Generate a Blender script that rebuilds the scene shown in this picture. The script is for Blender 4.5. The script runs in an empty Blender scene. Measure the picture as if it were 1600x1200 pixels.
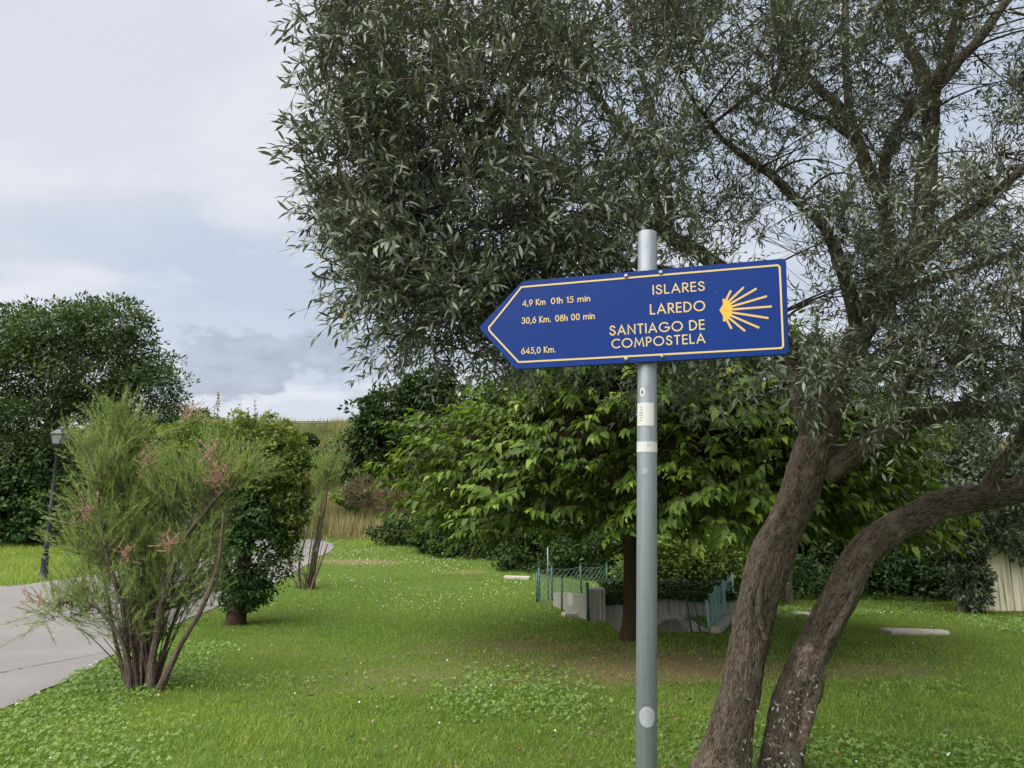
import bpy, math
import numpy as np
from mathutils import Matrix, Vector

# ------------------------------------------------------------------ camera, sky, sun, exposure
F, PITCH, EYE = 1164.0, math.radians(10.5), 1.62
SP, CP = math.sin(PITCH), math.cos(PITCH)
scene = bpy.context.scene
C = scene.collection
cam_d = bpy.data.cameras.new('camera')
cam_d.sensor_width = 36.0; cam_d.lens = 36.0 * F / 1600.0
cam_d.clip_start = 0.05; cam_d.clip_end = 2000.0
cam = bpy.data.objects.new('camera', cam_d); C.objects.link(cam)
cam.location = (0, 0, EYE); cam.rotation_euler = (math.pi / 2 + PITCH, 0, 0)
scene.camera = cam
scene.view_settings.view_transform = 'Standard'; scene.view_settings.look = 'None'
scene.view_settings.exposure = 2.35; scene.view_settings.gamma = 1.0
scene.view_settings.use_curve_mapping = False
scene.cycles.use_denoising = True
scene.cycles.max_bounces = 7; scene.cycles.diffuse_bounces = 4; scene.cycles.transmission_bounces = 4
scene.cycles.transparent_max_bounces = 4

SUN_EL, SUN_AZ = 56.0, 232.0          # azimuth clockwise from +Y: to the left, a little behind the camera
SKY_STRENGTH = 0.094

def N(nt, kind, **kw):
    n = nt.nodes.new(kind)
    for k, v in kw.items():
        if k == 'ins':
            for a, b in v.items():
                s = n.inputs[a]
                if isinstance(b, bpy.types.NodeSocket): nt.links.new(b, s)
                else: s.default_value = b
        else: setattr(n, k, v)
    return n

def math_(nt, op, a, b=0.0, clamp=False):
    return N(nt, 'ShaderNodeMath', operation=op, use_clamp=clamp, ins={0: a, 1: b}).outputs[0]

def mixc(nt, f, a, b):
    n = nt.nodes.new('ShaderNodeMix'); n.data_type = 'RGBA'
    for s, v in ((n.inputs[0], f), (n.inputs[6], a), (n.inputs[7], b)):
        if isinstance(v, bpy.types.NodeSocket): nt.links.new(v, s)
        else: s.default_value = (*v, 1.0) if isinstance(v, tuple) and len(v) == 3 else v
    return n.outputs[2]

def ramp(nt, fac, stops, interp='LINEAR'):
    r = nt.nodes.new('ShaderNodeValToRGB'); r.color_ramp.interpolation = interp
    e = r.color_ramp.elements
    while len(e) < len(stops): e.new(0.5)
    for el, (p, c) in zip(e, stops):
        el.position = p; el.color = (*c, 1.0) if isinstance(c, tuple) else (c, c, c, 1.0)
    nt.links.new(fac, r.inputs[0])
    return r.outputs[0]

def make_world():
    w = bpy.data.worlds.new('World'); scene.world = w; w.use_nodes = True
    nt = w.node_tree; nt.nodes.clear()
    sky = N(nt, 'ShaderNodeTexSky', sky_type='NISHITA', sun_disc=False)
    sky.sun_elevation = math.radians(SUN_EL); sky.sun_rotation = math.radians(SUN_AZ)
    tc = N(nt, 'ShaderNodeTexCoord')
    d = tc.outputs['Generated']
    sep = N(nt, 'ShaderNodeSeparateXYZ', ins={0: d})
    x, y, z = sep.outputs
    zz = math_(nt, 'ADD', math_(nt, 'MAXIMUM', z, 0.0), 0.14)
    plane = N(nt, 'ShaderNodeCombineXYZ', ins={0: math_(nt, 'DIVIDE', x, zz), 1: math_(nt, 'DIVIDE', y, zz), 2: 0.0}).outputs[0]
    rot = N(nt, 'ShaderNodeMapping', ins={'Vector': plane, 'Rotation': (0.0, 0.0, 0.35), 'Scale': (0.75, 1.05, 1.0), 'Location': (3.1, 0.4, 0.0)})
    plane_s = rot.outputs[0]
    n1 = N(nt, 'ShaderNodeTexNoise', ins={'Vector': plane_s, 'Scale': 0.50, 'Detail': 6.0, 'Roughness': 0.52, 'Distortion': 0.35}).outputs[0]
    n2 = N(nt, 'ShaderNodeTexNoise', ins={'Vector': plane_s, 'Scale': 1.35, 'Detail': 7.0, 'Roughness': 0.56, 'Distortion': 0.2}).outputs[0]
    soft = ramp(nt, n1, [(0.40, 0.0), (0.56, 1.0)], 'EASE')
    k = 10.0
    base = mixc(nt, soft, (1.26, 1.42, 1.68), (1.61, 1.666, 1.834))
    fine = ramp(nt, n2, [(0.46, 0.0), (0.60, 1.0)], 'EASE')
    base = mixc(nt, math_(nt, 'MULTIPLY', fine, 0.6), base, (1.946, 1.96, 2.044))
    # low banks of cumulus along the horizon, thickest low down
    az = N(nt, 'ShaderNodeVectorMath', operation='MULTIPLY', ins={0: d, 1: (1.0, 1.0, 1.9)}).outputs[0]
    n3 = N(nt, 'ShaderNodeTexNoise', ins={'Vector': az, 'Scale': 4.6, 'Detail': 8.0, 'Roughness': 0.55}).outputs[0]
    n4 = N(nt, 'ShaderNodeTexNoise', ins={'Vector': az, 'Scale': 16.0, 'Detail': 5.0, 'Roughness': 0.6}).outputs[0]
    lump = math_(nt, 'ADD', math_(nt, 'MULTIPLY', math_(nt, 'SUBTRACT', n3, 0.5), 1.6), math_(nt, 'MULTIPLY', math_(nt, 'SUBTRACT', n4, 0.5), 1.3))
    # horizon brightening between the banks
    lowb = ramp(nt, z, [(0.02, 1.0), (0.30, 0.0)], 'EASE')
    base = mixc(nt, math_(nt, 'MULTIPLY', lowb, 0.45), base, (1.925, 1.96, 2.065))
    cloud = None
    for (cx, cy, rx, rz) in ((535, 565, 120, 58), (370, 570, 150, 52), (425, 607, 34, 16), (310, 605, 110, 30), (650, 560, 70, 50), (80, 540, 200, 30), (900, 590, 160, 40), (-200, 560, 260, 60), (1900, 560, 400, 70)):
        v = Vector(((cx - 800) / F, CP - (600 - cy) / F * SP, SP + (600 - cy) / F * CP)).normalized()
        a0, e0 = math.atan2(v.x, v.y), v.z
        a = math_(nt, 'ARCTAN2', x, y)
        da = math_(nt, 'DIVIDE', math_(nt, 'SUBTRACT', a, a0), rx / F)
        de = math_(nt, 'DIVIDE', math_(nt, 'SUBTRACT', z, e0), rz / F)
        r2 = math_(nt, 'SQRT', math_(nt, 'ADD', math_(nt, 'MULTIPLY', da, da), math_(nt, 'MULTIPLY', de, de)))
        m = math_(nt, 'SUBTRACT', 1.0, r2)
        cloud = m if cloud is None else math_(nt, 'MAXIMUM', cloud, m)
    body = math_(nt, 'ADD', cloud, math_(nt, 'MULTIPLY', lump, 1.9))
    fac = ramp(nt, body, [(0.0, 0.0), (0.45, 1.0)], 'EASE')
    dk = mixc(nt, ramp(nt, n4, [(0.35, 0.0), (0.65, 1.0)]), (0.784, 0.896, 1.092), (1.155, 1.26, 1.456))
    col = mixc(nt, math_(nt, 'MULTIPLY', fac, 0.85), base, dk)
    nish = N(nt, 'ShaderNodeVectorMath', operation='SCALE', ins={0: sky.outputs[0], 'Scale': 0.24}).outputs[0]
    col = mixc(nt, 0.90, nish, col)
    bg = N(nt, 'ShaderNodeBackground', ins={'Color': col, 'Strength': SKY_STRENGTH})
    N(nt, 'ShaderNodeOutputWorld', ins={'Surface': bg.outputs[0]})
make_world()

sun_d = bpy.data.lights.new('sun', 'SUN'); sun_d.energy = 1.5; sun_d.angle = math.radians(80); sun_d.color = (1.0, 0.95, 0.86)
sun = bpy.data.objects.new('sun', sun_d); C.objects.link(sun)
_az, _el = math.radians(SUN_AZ), math.radians(SUN_EL)
to_sun = Vector((math.sin(_az) * math.cos(_el), math.cos(_az) * math.cos(_el), math.sin(_el)))
sun.rotation_euler = to_sun.to_track_quat('Z', 'Y').to_euler(); sun.location = to_sun * 50

# ------------------------------------------------------------------ numeric helpers
rng = np.random.default_rng(7)
def S(t):
    t = np.clip(t, 0, 1); return t * t * (3 - 2 * t)

_tab = np.random.default_rng(3).random(4096)
def _h(ix, iy, iz):
    return _tab[(ix * 374761 + iy * 668265 + iz * 974711 + (ix ^ (iy << 3)) * 31) & 4095]
def noise3(p):
    p = np.asarray(p, float); i = np.floor(p).astype(np.int64); f = p - i; f = f * f * (3 - 2 * f)
    x, y, z = i[..., 0], i[..., 1], i[..., 2]; fx, fy, fz = f[..., 0], f[..., 1], f[..., 2]
    r = 0
    for a in (0, 1):
        for b in (0, 1):
            for c in (0, 1):
                r = r + _h(x + a, y + b, z + c) * (fx if a else 1 - fx) * (fy if b else 1 - fy) * (fz if c else 1 - fz)
    return r
def noise2(x, y, s=1.0, o=0.0):
    x = np.asarray(x, float); y = np.asarray(y, float)
    return noise3(np.stack([x * s + o, y * s - o, np.full(np.broadcast(x, y).shape, o * 1.7) + 0 * x], -1))
def unit(v):
    v = np.asarray(v, float); return v / np.maximum(np.linalg.norm(v, axis=-1, keepdims=True), 1e-9)

def ray(px, py):
    a, b = (px - 800) / F, (600 - py) / F
    return np.array([a, CP - b * SP, SP + b * CP])
def P(px, py, Y):                       # the point on that line of sight at Y metres ahead
    r = ray(px, py); return r / r[1] * Y + np.array([0, 0, EYE])
def project(p):
    q = np.asarray(p, float) - np.array([0, 0, EYE])
    d = q[..., 1] * CP + q[..., 2] * SP; u = -q[..., 1] * SP + q[..., 2] * CP
    return 800 + F * q[..., 0] / d, 600 - F * u / d, d

def terrain(x, y):
    x = np.asarray(x, float); y = np.asarray(y, float)
    rise = 0.95 * S((y - 13) / 18) * S((6 - x) / 7)
    berm = 8.0 * S((y - 33 - 0.0 * x) / 27) * (1 + .05 * (noise2(x, y, .12, 31) - .5) * S((y - 34) / 4) * S((58 - y) / 6))
    und = 0.05 * (noise2(x, y, 0.35, 2.0) - 0.5) * S((np.hypot(x, y) - 3) / 6)
    return rise + berm + und
def ground(px, py):
    r = ray(px, py); t = 2.0
    for _ in range(4000):
        p = r * t + np.array([0, 0, EYE])
        if p[2] <= terrain(p[0], p[1]): return p
        t += 0.02
    return p

# ------------------------------------------------------------------ object helpers
def tag(o, label=None, cat=None, group=None, kind=None):
    if label: o['label'] = label
    if cat: o['category'] = cat
    if group: o['group'] = group
    if kind: o['kind'] = kind
    return o
def thing(name, label, cat, loc=(0, 0, 0), group=None):
    o = bpy.data.objects.new(name, None); C.objects.link(o); o.location = loc; o.empty_display_size = 0.2
    return tag(o, label, cat, group)
def mesh_data(name, V, faces=None, quads=None, tris=None, attrs=None, smooth=False):
    me = bpy.data.meshes.new(name)
    V = np.asarray(V, np.float32).reshape(-1, 3)
    if faces is not None:
        me.from_pydata(V.tolist(), [], [list(map(int, f)) for f in faces])
    else:
        q = np.zeros((0, 4), np.int32) if quads is None else np.asarray(quads, np.int32)
        t = np.zeros((0, 3), np.int32) if tris is None else np.asarray(tris, np.int32)
        me.vertices.add(len(V)); me.vertices.foreach_set('co', V.ravel())
        idx = np.concatenate([q.ravel(), t.ravel()]); me.loops.add(len(idx)); me.loops.foreach_set('vertex_index', idx)
        tot = np.concatenate([np.full(len(q), 4), np.full(len(t), 3)]).astype(np.int32)
        st = np.concatenate([[0], np.cumsum(tot)[:-1]]).astype(np.int32)
        me.polygons.add(len(tot)); me.polygons.foreach_set('loop_start', st); me.polygons.foreach_set('loop_total', tot)
        me.update(calc_edges=True)
    for k, a in (attrs or {}).items():
        a = np.asarray(a, np.float32)
        if a.ndim == 1:
            at = me.attributes.new(k, 'FLOAT', 'POINT'); at.data.foreach_set('value', a)
        else:
            at = me.attributes.new(k, 'FLOAT_VECTOR', 'POINT'); at.data.foreach_set('vector', a.ravel())
    if smooth: me.polygons.foreach_set('use_smooth', np.ones(len(me.polygons), bool))
    me.validate()
    return me
def link(name, me, mat, parent=None):
    if mat and not me.materials: me.materials.append(mat)
    o = bpy.data.objects.new(name, me); C.objects.link(o)
    if parent is not None:
        o.parent = parent
        if parent.parent is None: o.matrix_parent_inverse = Matrix.Translation(parent.location).inverted()
    return o
def obj(name, V, mat, parent=None, **kw):
    return link(name, mesh_data(name, V, **kw), mat, parent)

class MB:                                # collects boxes, prisms and tubes in one mesh
    def __init__(s): s.v = []; s.f = []; s.n = 0
    def add(s, V, Fc):
        s.v.append(np.asarray(V, float)); s.f += [[i + s.n for i in f] for f in Fc]; s.n += len(V); return s
    def box(s, a, b, M=None, bev=0.0):
        (x0, y0, z0), (x1, y1, z1) = a, b
        V = np.array([[x, y, z] for x in (x0, x1) for y in (y0, y1) for z in (z0, z1)])
        if M is not None: V = np.array([list(M @ Vector(v)) for v in V])
        return s.add(V, [[0, 1, 3, 2], [4, 6, 7, 5], [0, 4, 5, 1], [2, 3, 7, 6], [0, 2, 6, 4], [1, 5, 7, 3]])
    def lathe(s, prof, c=(0, 0, 0), n=16, M=None):
        V = []; m = len(prof)
        for r, z in prof:
            for k in range(n):
                a = 2 * math.pi * k / n; V.append([c[0] + r * math.cos(a), c[1] + r * math.sin(a), c[2] + z])
        Fc = [[i * n + k, i * n + (k + 1) % n, (i + 1) * n + (k + 1) % n, (i + 1) * n + k] for i in range(m - 1) for k in range(n)]
        Fc += [list(range(n))[::-1], [(m - 1) * n + k for k in range(n)]]
        V = np.array(V)
        if M is not None: V = np.array([list(M @ Vector(v)) for v in V])
        return s.add(V, Fc)
    def rod(s, a, b, r, n=8, r2=None):
        V, q = tube_arrays(np.array([a, b], float), np.array([r, r if r2 is None else r2]), n)[:2]
        m = len(V) // n
        return s.add(V, q.tolist() + [list(range(n))[::-1], [(m - 1) * n + k for k in range(n)]])
    def build(s, name, mat, parent=None, smooth=False):
        o = obj(name, np.concatenate(s.v), mat, parent, faces=s.f)
        if smooth:
            o.data.polygons.foreach_set('use_smooth', [len(p.vertices) == 4 for p in o.data.polygons])
        return o

def smooth_path(pts, step):
    """Catmull-Rom through rows (x,y,z,r), resampled about every step metres."""
    p = np.asarray(pts, float); p = np.vstack([2 * p[0] - p[1], p, 2 * p[-1] - p[-2]]); out = []
    for i in range(1, len(p) - 2):
        n = max(2, int(np.linalg.norm(p[i + 1, :3] - p[i, :3]) / step)); t = np.linspace(0, 1, n, endpoint=False)[:, None]
        a, b, c, d = p[i - 1], p[i], p[i + 1], p[i + 2]
        out.append(0.5 * (2 * b + (c - a) * t + (2 * a - 5 * b + 4 * c - d) * t ** 2 + (3 * b - a - 3 * c + d) * t ** 3))
    out.append(p[-2][None]); return np.vstack(out)

def tube_arrays(pts, rad, n=6, rough=0.0, seed=0.0):
    m = len(pts); t = unit(np.gradient(pts, axis=0))
    ref = np.array([0.31, 0.9, 0.2]) if abs(t[0] @ np.array([0.31, 0.9, 0.2])) < 0.9 else np.array([1.0, 0, 0])
    u = np.zeros((m, 3)); cur = ref
    for i in range(m):
        cur = cur - t[i] * (cur @ t[i]); cur = cur / max(np.linalg.norm(cur), 1e-9); u[i] = cur
    w = np.cross(t, u); a = np.linspace(0, 2 * np.pi, n, endpoint=False)
    s = np.concatenate([[0], np.cumsum(np.linalg.norm(np.diff(pts, axis=0), axis=1))])
    R = np.repeat(np.asarray(rad)[:, None], n, 1)
    ca, sa = np.cos(a)[None], np.sin(a)[None]
    co = np.stack([R * ca, R * sa, np.repeat(s[:, None], n, 1) + seed], -1)
    if rough:
        q = co.copy(); q[..., 0:2] += seed * 3.1
        lump = noise3(q * np.array([9, 9, 3.0])) - 0.5
        ridge = noise3(q * np.array([42, 42, 9.0])) - 0.5
        fine = noise3(q * np.array([85, 85, 22.0])) - 0.5
        R = R * (1 + 0.30 * rough * lump) + rough * (0.022 * ridge + 0.012 * fine) * np.minimum(1, R / 0.08)
    V = pts[:, None] + u[:, None] * (R * ca)[..., None] + w[:, None] * (R * sa)[..., None]
    i = np.arange(m - 1)[:, None] * n; k = np.arange(n)[None]; k2 = (k + 1) % n
    Q = np.stack([i + k, i + k2, i + n + k2, i + n + k], -1).reshape(-1, 4)
    return V.reshape(-1, 3), Q, co.reshape(-1, 3)

class Tubes:
    def __init__(s): s.V = []; s.Q = []; s.c = []; s.n = 0
    def add(s, pts, rad, n=5, rough=0.0, seed=0.0):
        V, Q, c = tube_arrays(np.asarray(pts, float), rad, n, rough, seed); s.V.append(V); s.Q.append(Q + s.n); s.c.append(c); s.n += len(V)
    def build(s, name, mat, parent, kind=None, label=None):
        o = obj(name, np.vstack(s.V), mat, parent, quads=np.vstack(s.Q), attrs={'bark': np.vstack(s.c)}, smooth=True)
        return tag(o, label, kind=kind)

# many thin twigs at once: A start, B end, sag, all with k rings and 3 sides
def twig_batch(A, B, r0, r1, bend, k=4):
    n = len(A); t = np.linspace(0, 1, k)
    mid = (A + B) / 2 + bend
    pts = ((1 - t) ** 2)[None, :, None] * A[:, None] + (2 * t * (1 - t))[None, :, None] * mid[:, None] + (t ** 2)[None, :, None] * B[:, None]
    d = unit(B - A); h = unit(np.cross(d, np.array([0.3, 0.2, 0.93]))); g = np.cross(d, h)
    rad = r0[:, None] + (r1 - r0)[:, None] * t[None]
    V = []
    for a in (0, 2.094, 4.189):
        V.append(pts + (h * math.cos(a) + g * math.sin(a))[:, None] * rad[..., None])
    V = np.stack(V, 2)                                     # n,k,3,3
    base = (np.arange(n) * k * 3)[:, None, None] + (np.arange(k - 1) * 3)[None, :, None]
    s = np.arange(3)[None, None]; s2 = (s + 1) % 3
    Q = np.stack([base + s, base + s2, base + 3 + s2, base + 3 + s], -1).reshape(-1, 4)
    return V.reshape(-1, 3), Q, pts
def twig_obj(name, V, Q, mat, parent, kind='stuff'):
    return tag(obj(name, V, mat, parent, quads=Q, attrs={'bark': V}, smooth=True), kind=kind)

# leaf templates: x across (unit width), y along (unit length), z out of the leaf
T_OLIVE = (np.array([[0, 0, 0], [-.42, .28, .05], [.42, .28, .05], [-.46, .62, .03], [.46, .62, .03], [0, 1, -.10]], float),
           [[0, 2, 1], [1, 2, 4], [1, 4, 3], [3, 4, 5]])
T_HEART = (np.array([[0, 0, 0], [0, .3, -.03], [0, .62, -.10], [0, 1, -.34],
                     [-.30, -.09, .03], [-.53, .16, .06], [-.44, .48, .0], [-.16, .78, -.14],
                     [.30, -.09, .03], [.53, .16, .06], [.44, .48, .0], [.16, .78, -.14]], float),
           [[0, 4, 5], [0, 5, 1], [1, 5, 6], [1, 6, 2], [2, 6, 7], [2, 7, 3], [0, 9, 8], [0, 1, 9], [1, 10, 9], [1, 2, 10], [2, 11, 10], [2, 3, 11]])
T_KITE = (np.array([[0, 0, 0], [-.46, .45, .04], [.46, .45, .04], [0, 1, -.08]], float), [[0, 2, 1], [1, 2, 3]])
T_HEART_FAR = (np.array([[0, 0, 0], [0, .5, -.07], [0, 1, -.34], [-.5, .14, .05], [-.36, .58, -.04], [.5, .14, .05], [.36, .58, -.04]], float), [[0, 3, 1], [3, 4, 1], [4, 2, 1], [0, 1, 5], [5, 1, 6], [6, 1, 2]])
T_OVAL = (np.array([[0, 0, 0], [-.46, .42, .08], [.46, .42, .08], [0, 1, -.10]], float), [[0, 2, 1], [1, 2, 3]])
T_BLADE = (np.array([[-.5, 0, 0], [.5, 0, 0], [0, 1, 0]], float), [[0, 1, 2]])
T_GRASS = (np.array([[-.5, 0, 0], [.5, 0, 0], [-.4, .55, .06], [.4, .55, .06], [0, 1, .28]], float), [[0, 1, 3], [0, 3, 2], [2, 3, 4]])

def leaf_frames(axis, normal):
    y = unit(axis); x = unit(np.cross(y, normal)); z = np.cross(x, y); return x, y, z
def leaf_arrays(T, pos, axis, normal, L, W, rnd):
    tv, tf = T; x, y, z = leaf_frames(axis, normal)
    V = (pos[:, None] + x[:, None] * (tv[None, :, 0] * W[:, None])[..., None] + y[:, None] * (tv[None, :, 1] * L[:, None])[..., None]
         + z[:, None] * (tv[None, :, 2] * L[:, None])[..., None])
    n, k = len(pos), len(tv)
    Tr = (np.arange(n)[:, None, None] * k + np.array(tf)[None]).reshape(-1, 3)
    return V.reshape(-1, 3), Tr, np.repeat(rnd, k)
def leaves(name, mat, parent, T, pos, axis, normal, L, W, rnd, kind='stuff', label=None):
    V, Tr, r = leaf_arrays(T, pos, axis, normal, L, W, rnd)
    return tag(obj(name, V, mat, parent, tris=Tr, attrs={'rnd': r}), label, kind=kind)
def leaf_objects(mat, parent, T, pos, axis, normal, L, W, rnd, count, name='leaf'):
    """The leaves that show largest become objects of their own; returns the mask of the rest."""
    px, py, d = project(pos + axis * (L / 2)[:, None])
    ok = (d > 0.3) & (px > 0) & (px < 1600) & (py > 0) & (py < 1200)
    score = np.where(ok, L * W / np.maximum(d, .3) ** 2 * (0.6 + 0.4 * np.abs((normal * unit(pos - np.array([0, 0, EYE]))).sum(1))) , -1)
    pick = np.argsort(-score)[:count]
    tv, tf = T; vars_ = []
    for q in range(5):
        me = mesh_data(name, tv, tris=np.array(tf), attrs={'rnd': np.full(len(tv), (q + .5) / 5)}); me.materials.append(mat); vars_.append(me)
    x, y, z = leaf_frames(axis, normal); pl = np.array(parent.location)
    for i in pick:
        o = bpy.data.objects.new(name, vars_[min(4, int(rnd[i] * 5))]); C.objects.link(o); o.parent = parent
        M = Matrix.Identity(4)
        for r in range(3):
            M[r][0] = x[i, r] * W[i]; M[r][1] = y[i, r] * L[i]; M[r][2] = z[i, r] * L[i]; M[r][3] = pos[i, r] - pl[r]
        o.matrix_basis = M
    keep = np.ones(len(pos), bool); keep[pick] = False
    return keep

# ------------------------------------------------------------------ materials
def new_mat(name):
    m = bpy.data.materials.new(name); m.use_nodes = True; nt = m.node_tree; nt.nodes.clear(); return m, nt
def finish(nt, bsdf, disp=None):
    N(nt, 'ShaderNodeOutputMaterial', ins={'Surface': bsdf})
def plain(name, col, rough=0.6, metal=0.0, var=0.12, scale=9.0, bump=0.0, bscale=60.0, spec=0.5):
    m, nt = new_mat(name); tc = N(nt, 'ShaderNodeTexCoord').outputs['Object']
    n = N(nt, 'ShaderNodeTexNoise', ins={'Vector': tc, 'Scale': scale, 'Detail': 5.0}).outputs[0]
    c = mixc(nt, n, tuple(v * (1 - var) for v in col), tuple(min(1, v * (1 + var)) for v in col))
    b = N(nt, 'ShaderNodeBsdfPrincipled', ins={'Base Color': c, 'Roughness': rough, 'Metallic': metal, 'Specular IOR Level': spec})
    if bump:
        h = N(nt, 'ShaderNodeTexNoise', ins={'Vector': tc, 'Scale': bscale, 'Detail': 4.0}).outputs[0]
        nt.links.new(N(nt, 'ShaderNodeBump', ins={'Height': h, 'Strength': bump, 'Distance': 0.01}).outputs[0], b.inputs['Normal'])
    finish(nt, b.outputs[0]); return m
def leafmat(name, stops, trans=0.3, rough=0.5, back=None, spec=0.35, tint=(1.25, 1.3, 0.7)):
    m, nt = new_mat(name)
    r = N(nt, 'ShaderNodeAttribute', attribute_name='rnd').outputs['Fac']
    c = ramp(nt, r, stops)
    if back is not None:
        g = N(nt, 'ShaderNodeNewGeometry').outputs['Backfacing']
        c = mixc(nt, g, c, back)
    b = N(nt, 'ShaderNodeBsdfPrincipled', ins={'Base Color': c, 'Roughness': rough, 'Specular IOR Level': spec}).outputs[0]
    if trans:
        tcol = N(nt, 'ShaderNodeVectorMath', operation='MULTIPLY', ins={0: c, 1: tint}).outputs[0]
        t = N(nt, 'ShaderNodeBsdfTranslucent', ins={'Color': tcol}).outputs[0]
        b = N(nt, 'ShaderNodeMixShader', ins={0: trans, 1: b, 2: t}).outputs[0]
    finish(nt, b); return m
def barkmat(name, dark, light, sc=(105, 105, 24), bump=1.0, lichen=None, dist=0.022):
    m, nt = new_mat(name)
    a = N(nt, 'ShaderNodeAttribute', attribute_name='bark').outputs['Vector']
    s = N(nt, 'ShaderNodeVectorMath', operation='MULTIPLY', ins={0: a, 1: sc}).outputs[0]
    n1 = N(nt, 'ShaderNodeTexNoise', ins={'Vector': s, 'Scale': 1.0, 'Detail': 7.0, 'Roughness': 0.62, 'Distortion': 0.8}).outputs[0]
    n2 = N(nt, 'ShaderNodeTexNoise', ins={'Vector': a, 'Scale': 7.0, 'Detail': 4.0}).outputs[0]
    sv = N(nt, 'ShaderNodeVectorMath', operation='ADD', ins={0: s, 1: N(nt, 'ShaderNodeVectorMath', operation='SCALE', ins={0: N(nt, 'ShaderNodeTexNoise', ins={'Vector': s, 'Scale': 0.7, 'Detail': 3.0}).outputs[1], 'Scale': 1.6}).outputs[0]}).outputs[0]
    v = N(nt, 'ShaderNodeTexVoronoi', feature='DISTANCE_TO_EDGE', ins={'Vector': sv, 'Scale': 0.8}).outputs['Distance']
    crack = ramp(nt, v, [(0.0, 0.0), (0.16, 1.0)])
    n3 = N(nt, 'ShaderNodeTexNoise', ins={'Vector': s, 'Scale': 0.33, 'Detail': 3.0, 'Roughness': 0.5}).outputs[0]
    h = math_(nt, 'ADD', math_(nt, 'ADD', math_(nt, 'MULTIPLY', n1, 0.85), math_(nt, 'MULTIPLY', crack, 0.13)), math_(nt, 'MULTIPLY', n3, 0.25))
    c = mixc(nt, ramp(nt, h, [(0.48, 0.0), (0.82, 1.0)]), dark, light)
    if lichen is not None:
        c = mixc(nt, ramp(nt, n2, [(0.56, 0.0), (0.74, 0.75)]), c, lichen)
    b = N(nt, 'ShaderNodeBsdfPrincipled', ins={'Base Color': c, 'Roughness': 0.9, 'Specular IOR Level': 0.2})
    nt.links.new(N(nt, 'ShaderNodeBump', ins={'Height': h, 'Strength': bump, 'Distance': dist}).outputs[0], b.inputs['Normal'])
    finish(nt, b.outputs[0]); return m

def ground_mat():
    m, nt = new_mat('lawn_soil')
    pos = N(nt, 'ShaderNodeNewGeometry').outputs['Position']
    dry = N(nt, 'ShaderNodeAttribute', attribute_name='dry').outputs['Fac']
    n1 = N(nt, 'ShaderNodeTexNoise', ins={'Vector': pos, 'Scale': 2.3, 'Detail': 6.0, 'Roughness': 0.65}).outputs[0]
    n2 = N(nt, 'ShaderNodeTexNoise', ins={'Vector': pos, 'Scale': 34.0, 'Detail': 5.0, 'Roughness': 0.7}).outputs[0]
    g = mixc(nt, n2, (0.035, 0.058, 0.013), (0.105, 0.165, 0.03))
    s = mixc(nt, n2, (0.085, 0.068, 0.035), (0.22, 0.18, 0.095))
    f = math_(nt, 'ADD', dry, math_(nt, 'MULTIPLY', math_(nt, 'SUBTRACT', n1, 0.52), 0.9))
    c = mixc(nt, ramp(nt, f, [(0.28, 0.0), (0.75, 1.0)]), g, s)
    b = N(nt, 'ShaderNodeBsdfPrincipled', ins={'Base Color': c, 'Roughness': 0.95, 'Specular IOR Level': 0.1})
    nt.links.new(N(nt, 'ShaderNodeBump', ins={'Height': n2, 'Strength': 0.8, 'Distance': 0.03}).outputs[0], b.inputs['Normal'])
    finish(nt, b.outputs[0]); return m
def asphalt_mat():
    m, nt = new_mat('path_asphalt')
    pos = N(nt, 'ShaderNodeNewGeometry').outputs['Position']
    n1 = N(nt, 'ShaderNodeTexNoise', ins={'Vector': pos, 'Scale': 0.8, 'Detail': 6.0, 'Roughness': 0.6}).outputs[0]
    n2 = N(nt, 'ShaderNodeTexNoise', ins={'Vector': pos, 'Scale': 38.0, 'Detail': 5.0, 'Roughness': 0.8}).outputs[0]
    v = N(nt, 'ShaderNodeTexVoronoi', ins={'Vector': pos, 'Scale': 70.0}).outputs['Distance']
    c = mixc(nt, n1, (0.095, 0.090, 0.090), (0.20, 0.19, 0.188))
    c = mixc(nt, ramp(nt, n2, [(0.35, 0.0), (0.65, 0.45)]), c, (0.27, 0.26, 0.255))
    c = mixc(nt, ramp(nt, v, [(0.0, 0.5), (0.25, 0.0)]), c, (0.075, 0.07, 0.07))
    b = N(nt, 'ShaderNodeBsdfPrincipled', ins={'Base Color': c, 'Roughness': 0.92, 'Specular IOR Level': 0.2})
    nt.links.new(N(nt, 'ShaderNodeBump', ins={'Height': n2, 'Strength': 0.5, 'Distance': 0.006}).outputs[0], b.inputs['Normal'])
    finish(nt, b.outputs[0]); return m
def concrete_mat(name, a, b_, stain=(0.06, 0.055, 0.045), amt=0.7):
    m, nt = new_mat(name)
    pos = N(nt, 'ShaderNodeNewGeometry').outputs['Position']
    st = N(nt, 'ShaderNodeVectorMath', operation='MULTIPLY', ins={0: pos, 1: (19.0, 19.0, 0.8)}).outputs[0]
    n1 = N(nt, 'ShaderNodeTexNoise', ins={'Vector': pos, 'Scale': 3.0, 'Detail': 7.0, 'Roughness': 0.65}).outputs[0]
    n2 = N(nt, 'ShaderNodeTexNoise', ins={'Vector': st, 'Scale': 1.0, 'Detail': 5.0, 'Roughness': 0.6}).outputs[0]
    c = mixc(nt, n1, a, b_)
    c = mixc(nt, ramp(nt, n2, [(0.49, 0.0), (0.70, amt)]), c, stain)
    b = N(nt, 'ShaderNodeBsdfPrincipled', ins={'Base Color': c, 'Roughness': 0.9, 'Specular IOR Level': 0.2})
    nt.links.new(N(nt, 'ShaderNodeBump', ins={'Height': n1, 'Strength': 0.4, 'Distance': 0.02}).outputs[0], b.inputs['Normal'])
    finish(nt, b.outputs[0]); return m
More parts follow.
